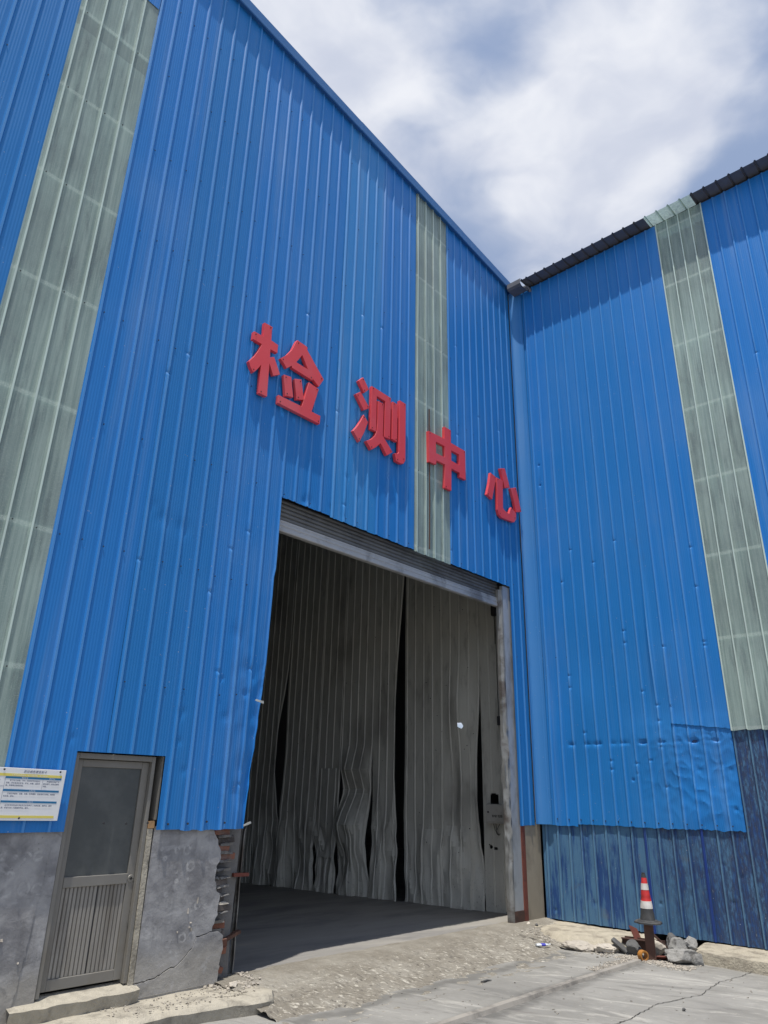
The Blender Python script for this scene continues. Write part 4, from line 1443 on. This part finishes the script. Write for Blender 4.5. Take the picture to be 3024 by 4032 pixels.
ZY = -0.165
rock('stone', 'dark rounded stone left of the rusted post', (-0.86, -1.86, ZY), (.115, .115, .095), M_ROCKD, 3, 0.3)
rock('stone', 'largest grey stone, long and low, in front of the heap by the post', (-0.90, -2.50, ZY), (.15, .25, .105), M_ROCK, 11, 0.35, 0.1)
rock('stone', 'pale grey stone topmost at the right end of the heap', (-0.55, -2.50, -0.06), (.09, .10, .095), M_ROCK, 17, 0.9)
rock('stone', 'grey stone behind the largest stone of the heap', (-0.68, -2.38, -0.15), (.11, .15, .13), M_ROCK, 23, 0.1)
rock('stone', 'cream broken chunk right behind the rusted post', (-0.66, -2.10, ZY), (.10, .12, .11), M_PALE, 29, 0.2, 0.2, cuts=12)
rock('stone', 'sharp dark upright stone in the middle of the heap', (-0.45, -2.22, -0.14), (.07, .09, .13), M_ROCKD, 35, 0.6, 0.5, cuts=12)
rock('stone', 'small square grey stone near the wall behind the heap', (-0.34, -2.36, -0.10), (.07, .07, .07), M_ROCK, 41, 0.2, 0.0, cuts=12)
rock('stone', 'narrow grey stone at the end face of the right kerb', (-0.84, -2.70, ZY), (.07, .08, .09), M_ROCK, 47, 0.2)
rock('broken_concrete', 'pale broken concrete edge between the kerb and rusted scrap', (-0.98, -1.50, -0.175), (.17, .20, .085), M_PALE, 71, 0.3, 0.1, cat='concrete chunk', cuts=16, rough=0.7, group='broken concrete along the kerb')
rock('broken_concrete', 'whitish crumbled concrete patch at the kerb nearest the gate', (-1.13, -1.18, -0.18), (.17, .22, .075), M_PALE, 73, 0.2, 0.05, cat='concrete chunk', cuts=16, rough=0.7, group='broken concrete along the kerb')
# flat slab leaning at the left and scrap steel
g = MB()
M_ = Matrix.Translation((-0.86, -1.66, -0.07)) @ Matrix.Rotation(R(20), 4, 'Z') @ Matrix.Rotation(R(38), 4, 'X')
g.box(-0.10, 0.10, -0.16, 0.12, -0.022, 0.022, M=M_, jit=0.015)
o = bevel(g.build('slate_slab', M_ROCKD), 0.006)
tag(o, 'dark flat slab tilted against the scrap channel', 'slab')
cs = empty('scrap_channel', (-0.58, -1.85, -0.12), R(8))
tag(cs, 'rusted steel channel lying behind the dark stone', 'scrap steel')
g = MB()
g.box(-0.06, 0.06, -0.30, 0.25, 0.0, 0.012)
g.box(-0.072, -0.0605, -0.30, 0.25, 0.0, 0.13)
g.box(0.0605, 0.072, -0.30, 0.25, 0.0, 0.13)
g.box(-0.110, -0.0725, -0.30, 0.25, 0.118, 0.13)
g.build('channel', M_RUST, cs)
g = MB()
g.box(-0.07, 0.16, -0.11, -0.095, 0.02, 0.25, M=Matrix.Rotation(R(-28), 4, 'X') @ Matrix.Rotation(R(18), 4, 'Y') @ Matrix.Translation((0, 0.12, 0.06)))
g.build('end_plate', M_RUSTR, cs)
g = MB()
g.box(-0.035, 0.035, -0.18, 0.18, -0.01, 0.01, M=Matrix.Translation((-0.52, -2.12, -0.02)) @ Matrix.Rotation(R(24), 4, 'Z') @ Matrix.Rotation(R(42), 4, 'X'))
tag(bevel(g.build('steel_plate', M_RUST), 0.002), 'rusted flat bar leaning among the stones behind the post', 'scrap steel')
g = MB()
g.box(-0.07, 0.07, -0.10, 0.10, -0.008, 0.008, M=Matrix.Translation((-0.93, -2.24, -0.125)) @ Matrix.Rotation(R(35), 4, 'Z') @ Matrix.Rotation(R(28), 4, 'Y'))
tag(bevel(g.build('steel_plate', M_RUSTR), 0.002), 'small reddish steel scrap at the foot of the post', 'scrap steel')

# loose gravel and crumbs (uncountable)
def crumbs(name, pts, mat, label=None):
    g = MB()
    for (x, y, z, s) in pts:
        M_ = Matrix.Translation((x, y, z)) @ Matrix.Rotation(rnd.uniform(0, 6.3), 4, 'Z') @ Matrix.Rotation(rnd.uniform(-.6, .6), 4, 'X')
        g.box(-s, s, -s * rnd.uniform(.5, 1), s * rnd.uniform(.5, 1), -s * .5, s * rnd.uniform(.3, .7), M=M_, jit=s * 0.35)
    return tag(g.build(name, mat), kind='stuff')


P_ = []
for _ in range(900):
    t = rnd.random()
    y = -1.75 - 1.0 * t
    x = -1.12 + 0.05 * math.sin(t * 6) + rnd.gauss(0, 0.085)
    P_.append((x, y, yard_z(x, y) + 0.004, rnd.uniform(0.004, 0.013)))
for _ in range(350):
    x = rnd.uniform(-2.2, -1.1)
    y = -2.02 + (x + 1.1) * -0.03 + rnd.gauss(0.06, 0.05)
    P_.append((x, y, yard_z(x, y) + 0.004, rnd.uniform(0.004, 0.011)))
for _ in range(260):
    y = rnd.uniform(-1.7, -0.3)
    x = -1.15 + rnd.gauss(0, 0.12) - 0.15 * math.sin(y * 2)
    P_.append((x, y, max(yard_z(x, y), ramp_z(x, y)) + 0.004, rnd.uniform(0.004, 0.014)))
crumbs('gravel', P_, M_PALE)
P_ = []
for _ in range(420):
    x = -6.12 + rnd.gauss(0, 0.12)
    y = 0.0 + rnd.gauss(0, 0.10)
    P_.append((x, y, max(-0.02, ramp_z(x, y) if x > -5.95 else -0.02) + 0.005, rnd.uniform(0.005, 0.018)))
for _ in range(200):
    x = rnd.uniform(-7.6, -6.0)
    y = rnd.uniform(-0.45, -0.02)
    P_.append((x, y, -0.012, rnd.uniform(0.003, 0.009)))
crumbs('rubble', P_, M_PALE)
P_ = []
for _ in range(170):
    x, y = rnd.uniform(-7, -0.9), rnd.uniform(-4.8, -0.9)
    z_ = max(yard_z(x, y), ramp_z(x, y) if (-6.2 < x < 0 and y > -1.4) else -1)
    P_.append((x, y, z_ + 0.003, rnd.uniform(0.003, 0.010)))
crumbs('grit', P_, m_simple('loose grit', (0.24, 0.225, 0.20), 0.9, var=0.5, scale=6))
rock('stone', 'pale broken mortar lump on the apron by the bricks', (-6.22, -0.17, -0.03), (.075, .05, .035), M_PALE, 61, 0.4, group='loose stones on the ground')
rock('stone', 'whitish chip at the foot of the steel gate post', (-0.66, -0.10, -0.03), (.045, .03, .025), M_PALE, 63, 0.1, group='loose stones on the ground')
rock('stone', 'small black lump alone on the yard in the foreground', (-3.13, -3.39, -0.15), (.022, .018, .017), M_ROCKD, 67, 0.1, group='loose stones on the ground')
rock('stone', 'brown pebble in front of the pillar', (-0.62, -0.22, -0.03), (.03, .025, .025), M_ROCKD, 69, 0.1, group='loose stones on the ground')

# litter on the yard
g = MB()
pts = [(0.0, 0.0), (0.11, -0.02), (0.16, 0.015), (0.15, 0.055), (0.07, 0.07), (0.01, 0.05)]
g.prism([pts], lambda a, b, d: (a, b, d + 0.012 * nz(a * 20, b * 20)), 0.0, 0.004)
tag(g.build('paper_scrap', M_WHITE, loc=(-4.42, -3.25, -0.146)), 'flattened white paper scrap at the front edge of the yard', 'litter')
g = MB()
g.tube([(0, 0, 0.008), (0.05, -0.012, 0.010), (0.10, -0.008, 0.009), (0.16, -0.03, 0.006)], [0.007, 0.012, 0.011, 0.004], 6)
tag(g.build('rubber_strip', M_RUBBER, loc=(-3.70, -1.36, -0.145)), 'thin black rubber strip lying on the yard before the ramp', 'litter')

# ================================================================== TRAFFIC CONE ON A RUSTED POST
PX, PY_ = -0.99, -2.15
post = empty('steel_post', (PX, PY_, -0.20), R(24))
tag(post, 'short rusted I-beam post with a traffic cone on top', 'post')
g = MB()
g.box(-0.066, -0.056, -0.060, 0.060, 0.0, 0.468)
g.build('flange', M_RUST, post)
g = MB()
g.box(0.056, 0.066, -0.060, 0.060, 0.0, 0.462)
g.build('flange', M_RUST, post)
g = MB()
g.box(-0.0555, 0.0555, -0.006, 0.006, 0.0, 0.465)
g.build('web', M_RUST, post)
cone = empty('traffic_cone', (PX + 0.005, PY_, 0.270), R(12))
tag(cone, 'worn red and white traffic cone with black base on the rusted post', 'traffic cone')
g = MB()
oct_ = [(0.165, a) for a in range(8)]
vs = []
for (s_, z_) in ((1.0, 0.0), (1.0, 0.018), (0.93, 0.028)):
    for k in range(8):
        a = math.pi / 8 + k * math.pi / 4
        st = 1.0 if k % 4 in (0, 3) else 1.0
        vs.append((0.180 * s_ * math.cos(a), 0.180 * s_ * math.sin(a), z_))
g.add(vs, [(k, (k + 1) % 8, 8 + (k + 1) % 8, 8 + k) for k in range(8)] + [(8 + k, 8 + (k + 1) % 8, 16 + (k + 1) % 8, 16 + k) for k in range(8)] + [tuple(range(16, 24)), tuple(reversed(range(8)))])
g.lathe([(0.0, 0.031), (0.138, 0.031), (0.138, 0.0275)], 32)
g.lathe([(0.0, 0.041), (0.118, 0.041), (0.126, 0.031)], 32)
g.build('base', M_RUBBER, cone, smooth=30)


def cone_ring(name, z0, z1, mat, out=0.0, sag=0.0):
    prof = []
    n_ = 6
    rad = lambda z: 0.095 + (0.026 - 0.095) * (z - 0.04) / 0.56 + out
    for i in range(n_ + 1):
        z = z0 + (z1 - z0) * i / n_
        prof.append((rad(z), z))
    prof = [(prof[0][0] - 0.006, z0)] + prof + [(prof[-1][0] - 0.006, z1)]
    g = MB()
    g.lathe(prof, 32)
    for i, v in enumerate(g.v):
        d_ = 0.005 * nz(v[0] * 14, v[1] * 14, v[2] * 12)
        if sag and v[0] < 0 and abs(v[2] - sag) < 0.05:
            d_ -= 0.010 * (1 - abs(v[2] - sag) / 0.05)
        l_ = math.hypot(v[0], v[1])
        g.v[i] = (v[0] * (1 + d_ / l_), v[1] * (1 + d_ / l_), v[2])
    return g.build(name, mat, cone, smooth=40)


cone_ring('lower_body', 0.040, 0.175, M_RUBBER)
cone_ring('reflective_band', 0.1755, 0.262, M_CWHITE, 0.002)
cone_ring('red_band', 0.2625, 0.395, M_CRED, 0.0, 0.29)
cone_ring('reflective_band', 0.3955, 0.472, M_CWHITE, 0.002)
cone_ring('red_band', 0.4725, 0.540, M_CRED, 0.0)
cone_ring('tip', 0.5405, 0.588, M_RUBBER, -0.001)
g = MB()
g.box(-0.006, 0.006, -0.02, 0.02, 0.586, 0.602)
g.build('tip_loop', M_RUBBER, cone)

ring = MB()
prof = [(0.042, -0.035), (0.062, -0.035), (0.064, -0.020), (0.062, 0.035), (0.044, 0.035), (0.042, -0.035)]
ring.lathe(prof, 28)
M_ = Matrix.Rotation(R(-28), 4, 'Z') @ Matrix.Rotation(R(90), 4, 'X') @ Matrix.Rotation(R(0), 4, 'Y')
ring.v = [tuple(M_ @ Vector(v)) for v in ring.v]
o = ring.build('pipe_ring', M_ORANGE, smooth=30, loc=(-1.125, -2.10, -0.092))
tag(o, 'short orange pipe ring lying at the foot of the rusted post', 'pipe ring')

# crushed bottle
bt = empty('plastic_bottle', (-1.53, -0.86, -0.085), R(-28))
tag(bt, 'crushed clear plastic bottle with blue label on the ramp edge', 'bottle')


def squash(g):
    g.v = [(v[2], v[0] * 1.15, v[1] * 0.55 + 0.006 * nz(v[2] * 30, v[0] * 20)) for v in g.v]
    return g


g = MB()
g.lathe([(0.0, -0.105), (0.026, -0.104), (0.031, -0.095), (0.031, -0.035)], 16)
g.lathe([(0.031, 0.03), (0.030, 0.06), (0.016, 0.085), (0.012, 0.092), (0.012, 0.102)], 16)
squash(g).build('bottle_body', M_PLASTIC, bt, smooth=50)
g = MB()
g.lathe([(0.0317, -0.035), (0.0325, 0.0), (0.0317, 0.03)], 16)
squash(g).build('wrapper', M_BLUELAB, bt, smooth=50)
g = MB()
g.lathe([(0.014, 0.100), (0.014, 0.116), (0.0, 0.117)], 12)
squash(g).build('cap', M_WHITE, bt, smooth=40)

# ================================================================== SIGN CHARACTERS
LET = {"a":[[[[-6.563,7.706],[-6.491,7.71],[-6.418,7.708],[-6.428,7.672],[-6.424,7.493],[-6.303,7.481],[-6.304,7.35],[-6.425,7.349],[-6.419,7.224],[-6.351,7.263],[-6.29,7.161],[-6.229,7.047],[-6.337,6.976],[-6.418,7.13],[-6.414,6.873],[-6.409,6.62],[-6.543,6.614],[-6.549,6.847],[-6.55,7.043],[-6.597,6.956],[-6.66,6.867],[-6.709,6.92],[-6.751,6.995],[-6.674,7.106],[-6.618,7.224],[-6.57,7.352],[-6.72,7.359],[-6.716,7.481],[-6.558,7.484]]],[[[-5.976,7.736],[-5.797,7.721],[-5.781,7.704],[-5.788,7.677],[-5.631,7.525],[-5.438,7.344],[-5.479,7.268],[-5.524,7.186],[-5.645,7.262],[-5.648,7.23],[-6.029,7.253],[-6.037,7.283],[-6.123,7.198],[-6.179,7.25],[-6.244,7.297],[-6.138,7.406],[-6.055,7.534],[-6.001,7.684]],[[-5.867,7.545],[-5.743,7.365],[-5.964,7.375]]],[[[-6.163,7.077],[-6.03,7.102],[-6.002,6.953],[-5.969,6.808],[-6.107,6.774]]],[[[-5.973,7.102],[-5.849,7.147],[-5.779,6.853],[-5.909,6.803]]],[[[-5.712,7.17],[-5.521,7.144],[-5.575,6.932],[-5.628,6.733],[-5.46,6.735],[-5.465,6.604],[-6.222,6.609],[-6.225,6.728],[-5.812,6.735],[-5.762,6.932]]]],"b":[[[[-4.632,7.774],[-4.495,7.619],[-4.595,7.512],[-4.733,7.665]]],[[[-4.677,7.495],[-4.467,7.302],[-4.59,7.21],[-4.778,7.411]]],[[[-4.591,7.134],[-4.492,7.044],[-4.567,6.839],[-4.662,6.644],[-4.801,6.772],[-4.71,6.895],[-4.639,7.023]]],[[[-4.435,7.711],[-3.985,7.695],[-3.988,6.952],[-4.123,6.945],[-4.117,7.578],[-4.315,7.584],[-4.31,6.957],[-4.434,6.951]]],[[[-4.287,7.51],[-4.152,7.514],[-4.156,6.944],[-4.048,6.857],[-3.926,6.753],[-4.053,6.647],[-4.201,6.801],[-4.306,6.69],[-4.404,6.611],[-4.52,6.716],[-4.417,6.782],[-4.335,6.876],[-4.295,6.976],[-4.283,7.106]]],[[[-3.944,7.651],[-3.829,7.649],[-3.823,6.971],[-3.944,6.978]]],[[[-3.775,7.75],[-3.624,7.745],[-3.62,6.717],[-3.666,6.645],[-3.735,6.628],[-3.838,6.632],[-3.873,6.755],[-3.807,6.769],[-3.779,6.809]]]],"c":[[[[-2.587,7.759],[-2.404,7.761],[-2.409,7.514],[-1.988,7.512],[-1.994,6.943],[-2.167,6.945],[-2.165,7.025],[-2.401,7.024],[-2.416,6.599],[-2.596,6.598],[-2.58,7.033],[-2.82,7.023],[-2.821,6.945],[-3.015,6.928],[-3.029,7.495],[-2.591,7.521]],[[-2.831,7.373],[-2.589,7.378],[-2.583,7.168],[-2.824,7.154]],[[-2.399,7.374],[-2.174,7.374],[-2.174,7.169],[-2.403,7.171]]]],"d":[[[[-1.201,7.372],[-1.027,7.34],[-1.11,7.065],[-1.179,6.841],[-1.348,6.886],[-1.264,7.121]]],[[[-1.004,7.341],[-0.801,7.349],[-0.83,6.784],[-0.792,6.748],[-0.631,6.723],[-0.598,6.795],[-0.549,6.885],[-0.381,6.807],[-0.399,6.678],[-0.468,6.603],[-0.527,6.592],[-0.89,6.571],[-0.976,6.605],[-1.014,6.693]]],[[[-0.876,7.575],[-0.711,7.634],[-0.632,7.45],[-0.559,7.285],[-0.742,7.216],[-0.798,7.392]]],[[[-0.541,7.277],[-0.345,7.357],[-0.195,6.898],[-0.378,6.835],[-0.446,7.063]]]]}
INFO = {
    'a': ('largest-stroke red character farthest from the corner, with tree radical at its left', 'jian'),
    'b': ('red character with three separate dots at its left and a long hook', 'ce'),
    'c': ('red character shaped as a box crossed by a vertical bar, on the light panel', 'zhong'),
    'd': ('red character of four loose curved strokes nearest the inner corner', 'xin')}
for k in 'abcd':
    pieces = LET[k]
    ax = sum(p[0] for pc in pieces for p in pc[0]) / sum(len(pc[0]) for pc in pieces)
    az = min(p[1] for pc in pieces for p in pc[0])
    t = empty('sign_character', (ax, -0.027, az))
    tag(t, INFO[k][0], 'sign character', 'red characters of the sign over the gate')
    for n_, loops in enumerate(pieces):
        ll = [[(p[0] - ax, p[1] - az) for p in l] for l in loops]
        g = MB()
        g.prism(ll, fw, -0.053 - 0.0008 * n_, 0.0)
        o = bevel(g.build('stroke', M_RED, t), 0.0025)
        # a few fixing screws on each plate
        g = MB()
        ol = ll[0]
        cxx, czz = sum(p[0] for p in ol) / len(ol), sum(p[1] for p in ol) / len(ol)
        far = sorted(ol, key=lambda p: -math.dist(p, (cxx, czz)))
        chosen = []
        for p in far:
            if all(math.dist(p, c) > 0.22 for c in chosen):
                chosen.append(p)
            if len(chosen) == 4:
                break
        idx = {p: ol.index(p) for p in chosen}
        for p in chosen:
            a_, b_ = ol[idx[p] - 1], ol[(idx[p] + 1) % len(ol)]
            d_ = (Vector((a_[0] - p[0], a_[1] - p[1])).normalized() + Vector((b_[0] - p[0], b_[1] - p[1])).normalized())
            if d_.length < 0.2:
                continue
            d_ = d_.normalized() * 0.045
            q = (p[0] + d_.x, p[1] + d_.y)
            for w_ in ((0.006, -0.0545 - 0.0008 * n_),):
                g.box(q[0] - w_[0], q[0] + w_[0], w_[1] - 0.008, w_[1], q[1] - w_[0], q[1] + w_[0])
        if g.v:
            g.build('screw', M_BLACK, o)

g = MB()
g.tube([(-2.965, -0.044, 5.42), (-2.962, -0.047, 6.3), (-2.968, -0.046, 7.2), (-2.966, -0.044, 7.95)], 0.012, 8)
tag(g.build('rod', M_RUST, smooth=60), 'thin rusted rod hanging down the light panel beside the crossed-box character', 'rod')


# ================================================================== LETTERING
def text_mesh(name, body, size, mat, parent, M, align='LEFT', extrude=0.0, spacing=1.0, shear=0.0, weight=0.0, line=1.0):
    c = bpy.data.curves.new(name, 'FONT')
    c.body = body
    c.size = size
    c.align_x = align
    c.extrude = extrude
    c.space_character = spacing
    c.space_line = line
    c.shear = shear
    c.offset = weight
    c.resolution_u = 2
    tmp = bpy.data.objects.new(name, c)
    COL.objects.link(tmp)
    dg = bpy.context.evaluated_depsgraph_get()
    dg.update()
    me = bpy.data.meshes.new_from_object(tmp.evaluated_get(dg))
    bpy.data.objects.remove(tmp)
    bpy.data.curves.remove(c)
    me.name = name
    me.materials.clear()
    me.materials.append(mat)
    me.transform(M)
    o = bpy.data.objects.new(name, me)
    COL.objects.link(o)
    o.parent = parent
    return o


# notice board (local x to the right, z up, face towards -y)
BX0, BX1, BZ0, BZ1 = -8.885, -8.213, 1.512, 1.930
BW, BH = BX1 - BX0, BZ1 - BZ0
nb = empty('notice_board', (BX0, -0.040, BZ0))
nb.rotation_euler = (0, R(0.8), 0)
tag(nb, 'white and yellow hazard notice board screwed to the blue wall left of the door', 'notice board')
g = MB()
g.box(0, BW, -0.008, 0.008, 0, BH)
o = bevel(g.build('board', M_WHITE, nb), 0.002)
FACE = Matrix.Rotation(R(90), 4, 'X')


def bar(x0, x1, z0, z1, mat, name='print_bar', lift=0.0):
    g = MB()
    g.box(x0, x1, -0.0095 - lift, -0.0082, z0, z1)
    return g.build(name, mat, nb)


def txt(body, x, z, size, mat, **kw):
    return text_mesh('lettering', body, size, mat, nb, Matrix.Translation((x, -0.0108, z)) @ FACE, **kw)


bar(0.014, BW - 0.032, 0.350, 0.372, M_YELLOW)
bar(0.014, BW - 0.040, 0.020, 0.040, M_YELLOW)
bar(0.155, BW - 0.034, 0.332, 0.3485, M_TEAL)
bar(0.155, BW - 0.036, 0.230, 0.2465, M_TEAL)
bar(0.155, BW - 0.038, 0.140, 0.1565, M_TEAL)
bar(0.1535, 0.1547, 0.041, 0.349, M_INK, 'print_line')
bar(0.014, 0.1533, 0.272, 0.2732, M_INK, 'print_line')
bar(0.475, 0.4762, 0.2468, 0.3318, M_INK, 'print_line')
txt('职业病危害告知卡', 0.395, 0.383, 0.024, M_INK, align='CENTER', spacing=1.10, shear=0.25, weight=0.0004)
txt('工作场所存在噪声，对人体有损害，请注意防护', 0.355, 0.355, 0.0145, M_WHITE, align='CENTER', spacing=1.05)
txt('健康危害', 0.315, 0.3350, 0.0125, M_WHITE, align='CENTER', spacing=1.25)
txt('理化特性', 0.555, 0.3350, 0.0125, M_WHITE, align='CENTER', spacing=1.25)
txt('应急处理', 0.400, 0.2330, 0.0125, M_WHITE, align='CENTER', spacing=1.25)
txt('注意防护', 0.400, 0.1430, 0.0125, M_WHITE, align='CENTER', spacing=1.25)
S_ = 0.0142
txt('　　致使听力减弱、下降，时间长可引起永久\n耳聋，并引发消化不良、呕吐、头痛、血压升\n高、失眠等全身性病症。', 0.165, 0.311, S_, M_INK, line=1.40, spacing=1.05, weight=0.0003)
txt('　　声强和频率的变化\n都无规律、杂乱无章的\n声音。', 0.483, 0.311, S_, M_INK, line=1.40, spacing=1.0, weight=0.0003)
txt('　　使用防声器如：耳塞、耳罩、防声帽等，如发现听力异常，则到医\n院检查、确诊。', 0.165, 0.206, S_, M_INK, line=1.40, spacing=1.0, weight=0.0003)
txt('　　执行吸声材料或吸声结构来吸收声能；佩戴耳塞、隔声间、隔声\n屏，将空气中传播的噪声挡住、隔开。', 0.165, 0.114, S_, M_INK, line=1.40, spacing=1.02, weight=0.0003)
txt('噪声', 0.084, 0.298, 0.030, M_INK, align='CENTER', spacing=1.2, weight=0.0005)
txt('噪声有害', 0.084, 0.072, 0.022, M_INK, align='CENTER', spacing=1.15, weight=0.0004)
g = MB()
g.prism([[(0.022, 0.115), (0.146, 0.115), (0.084, 0.225)]], fw, -0.0095, -0.0082)
g.build('warning_triangle', M_BLACK, nb)
g = MB()
g.prism([[(0.037, 0.1235), (0.131, 0.1235), (0.084, 0.207)]], fw, -0.0103, -0.0096)
g.build('warning_triangle', m_simple('yellow green print', (0.62, 0.66, 0.12), 0.45, var=0.03, bump=0.0), nb)
txt('!', 0.084, 0.132, 0.062, M_BLACK, align='CENTER', weight=0.001)
for (x, z) in ((0.130, 0.402), (0.618, 0.402), (0.335, 0.020)):
    g = MB()
    g.lathe([(0.0, 0.007), (0.006, 0.006), (0.009, 0.0)], 12)
    M_ = Matrix.Translation((x, -0.0108, z)) @ FACE
    g.v = [tuple(M_ @ Vector(v)) for v in g.v]
    g.build('screw', M_DARK, nb, smooth=40)

# switch box on the lining just inside the gate
eb = empty('electric_box', (-0.026, 0.985, 1.352))
tag(eb, 'grey metal switch box with danger lettering on the inner wall by the gate post', 'electric box')
# local x runs along -y (to the right as seen from the gate), face towards -x
FB = Matrix(((0, 0, -1, 0), (-1, 0, 0, 0), (0, 1, 0, 0), (0, 0, 0, 1)))   # text plane (x,y) -> (-y, z), normal -> -x
g = MB()
g.box(-0.115, 0.0, -0.395, 0.0, 0.0, 0.315)
bevel(g.build('case', M_BOX, eb), 0.006)
g = MB()
g.box(-0.127, -0.116, -0.385, -0.010, 0.030, 0.300)
bevel(g.build('box_door', M_BOX, eb), 0.004)
g = MB()
g.tube([(-0.127, -0.062, 0.185), (-0.138, -0.062, 0.185)], 0.015, 14)
g.build('lock', M_DARK, eb)
text_mesh('lettering', '有电', 0.046, M_BLACK, eb, Matrix.Translation((-0.1285, -0.135, 0.105)) @ FB, weight=0.001)
text_mesh('lettering', '危险', 0.046, M_BLACK, eb, Matrix.Translation((-0.1285, -0.262, 0.105)) @ FB, weight=0.001)
g = MB()
g.prism([[(0.240, 0.145), (0.228, 0.120), (0.238, 0.122), (0.232, 0.098), (0.252, 0.128), (0.242, 0.126), (0.250, 0.145)]], lambda a, b, d: (d, -a, b), -0.1283, -0.1272)
g.build('lightning_mark', M_BLACK, eb)
for (pts) in ([(-0.06, -0.12, 0.0), (-0.06, -0.15, -0.10), (-0.07, -0.20, -0.17), (-0.07, -0.235, -0.16)], [(-0.06, -0.17, 0.0), (-0.06, -0.18, -0.12), (-0.07, -0.23, -0.185), (-0.065, -0.255, -0.15)],
              [(-0.06, -0.25, 0.0), (-0.06, -0.19, -0.09), (-0.07, -0.18, -0.15), (-0.07, -0.22, -0.175)]):
    g = MB()
    sm = []
    for a, b in zip(pts, pts[1:]):
        for q in range(4):
            sm.append(Vector(a).lerp(Vector(b), q / 4))
    sm.append(Vector(pts[-1]))
    g.tube(sm, 0.005, 6)
    g.build('cable', M_BLACK, eb, smooth=60)

# hand chain of the shutter
hc = empty('hand_chain', (-0.12, 0.66, 3.0))
tag(hc, 'black hand chain hanging from the shutter beside the gate post', 'chain')
g = MB()
for dx_ in (0.0, 0.035):
    pts = [(dx_ * .6 + 0.004 * nz(i * .4, dx_), dx_ + 0.004 * nz(i * .5), (2.2 - i * (2.2 - (0.0 if dx_ == 0 else 1.45)) / 20)) for i in range(21)]
    g.tube(pts, 0.006, 6)
g.build('chain_strand', M_BLACK, hc, smooth=60)
g = MB()
g.box(-0.05, 0.03, -0.045, 0.065, 1.98, 2.20)
bevel(g.build('limit_switch', M_DARK, hc), 0.012, 2)
g = MB()
g.box(-0.02, 0.02, -0.035, 0.03, -0.02, 0.14)
bevel(g.build('pull_handle', M_DARK, hc), 0.008)

# broken gutter end in the angle of the two roofs
gt = empty('gutter', (-0.02, -0.02, 12.0))
tag(gt, 'dark broken gutter end where the two blue roofs meet', 'gutter')
g = MB()
y0, y1 = -0.43, -0.10
g.grid([[(x_, y_, z_) for (x_, z_) in ((-0.02, 0.20), (-0.02, 0.03), (-0.06, 0.0), (-0.29, 0.0), (-0.335, 0.04), (-0.335, 0.155), (-0.30, 0.165))] for y_ in (y0, y1)])
g.add([(x_, y1, z_) for (x_, z_) in ((-0.02, 0.20), (-0.02, 0.03), (-0.06, 0.0), (-0.29, 0.0), (-0.335, 0.04), (-0.335, 0.155))], [(0, 1, 2, 3, 4, 5)])
g.build('gutter_channel', M_UNDER, gt, smooth=30)
g = MB()
g.tube([(-0.13, -0.40, 0.02), (-0.12, -0.48, 0.03), (-0.08, -0.50, -0.02), (-0.05, -0.49, -0.06)], 0.03, 10)
g.build('outlet_stub', M_UNDER, gt, smooth=50)

bpy.context.view_layer.update()
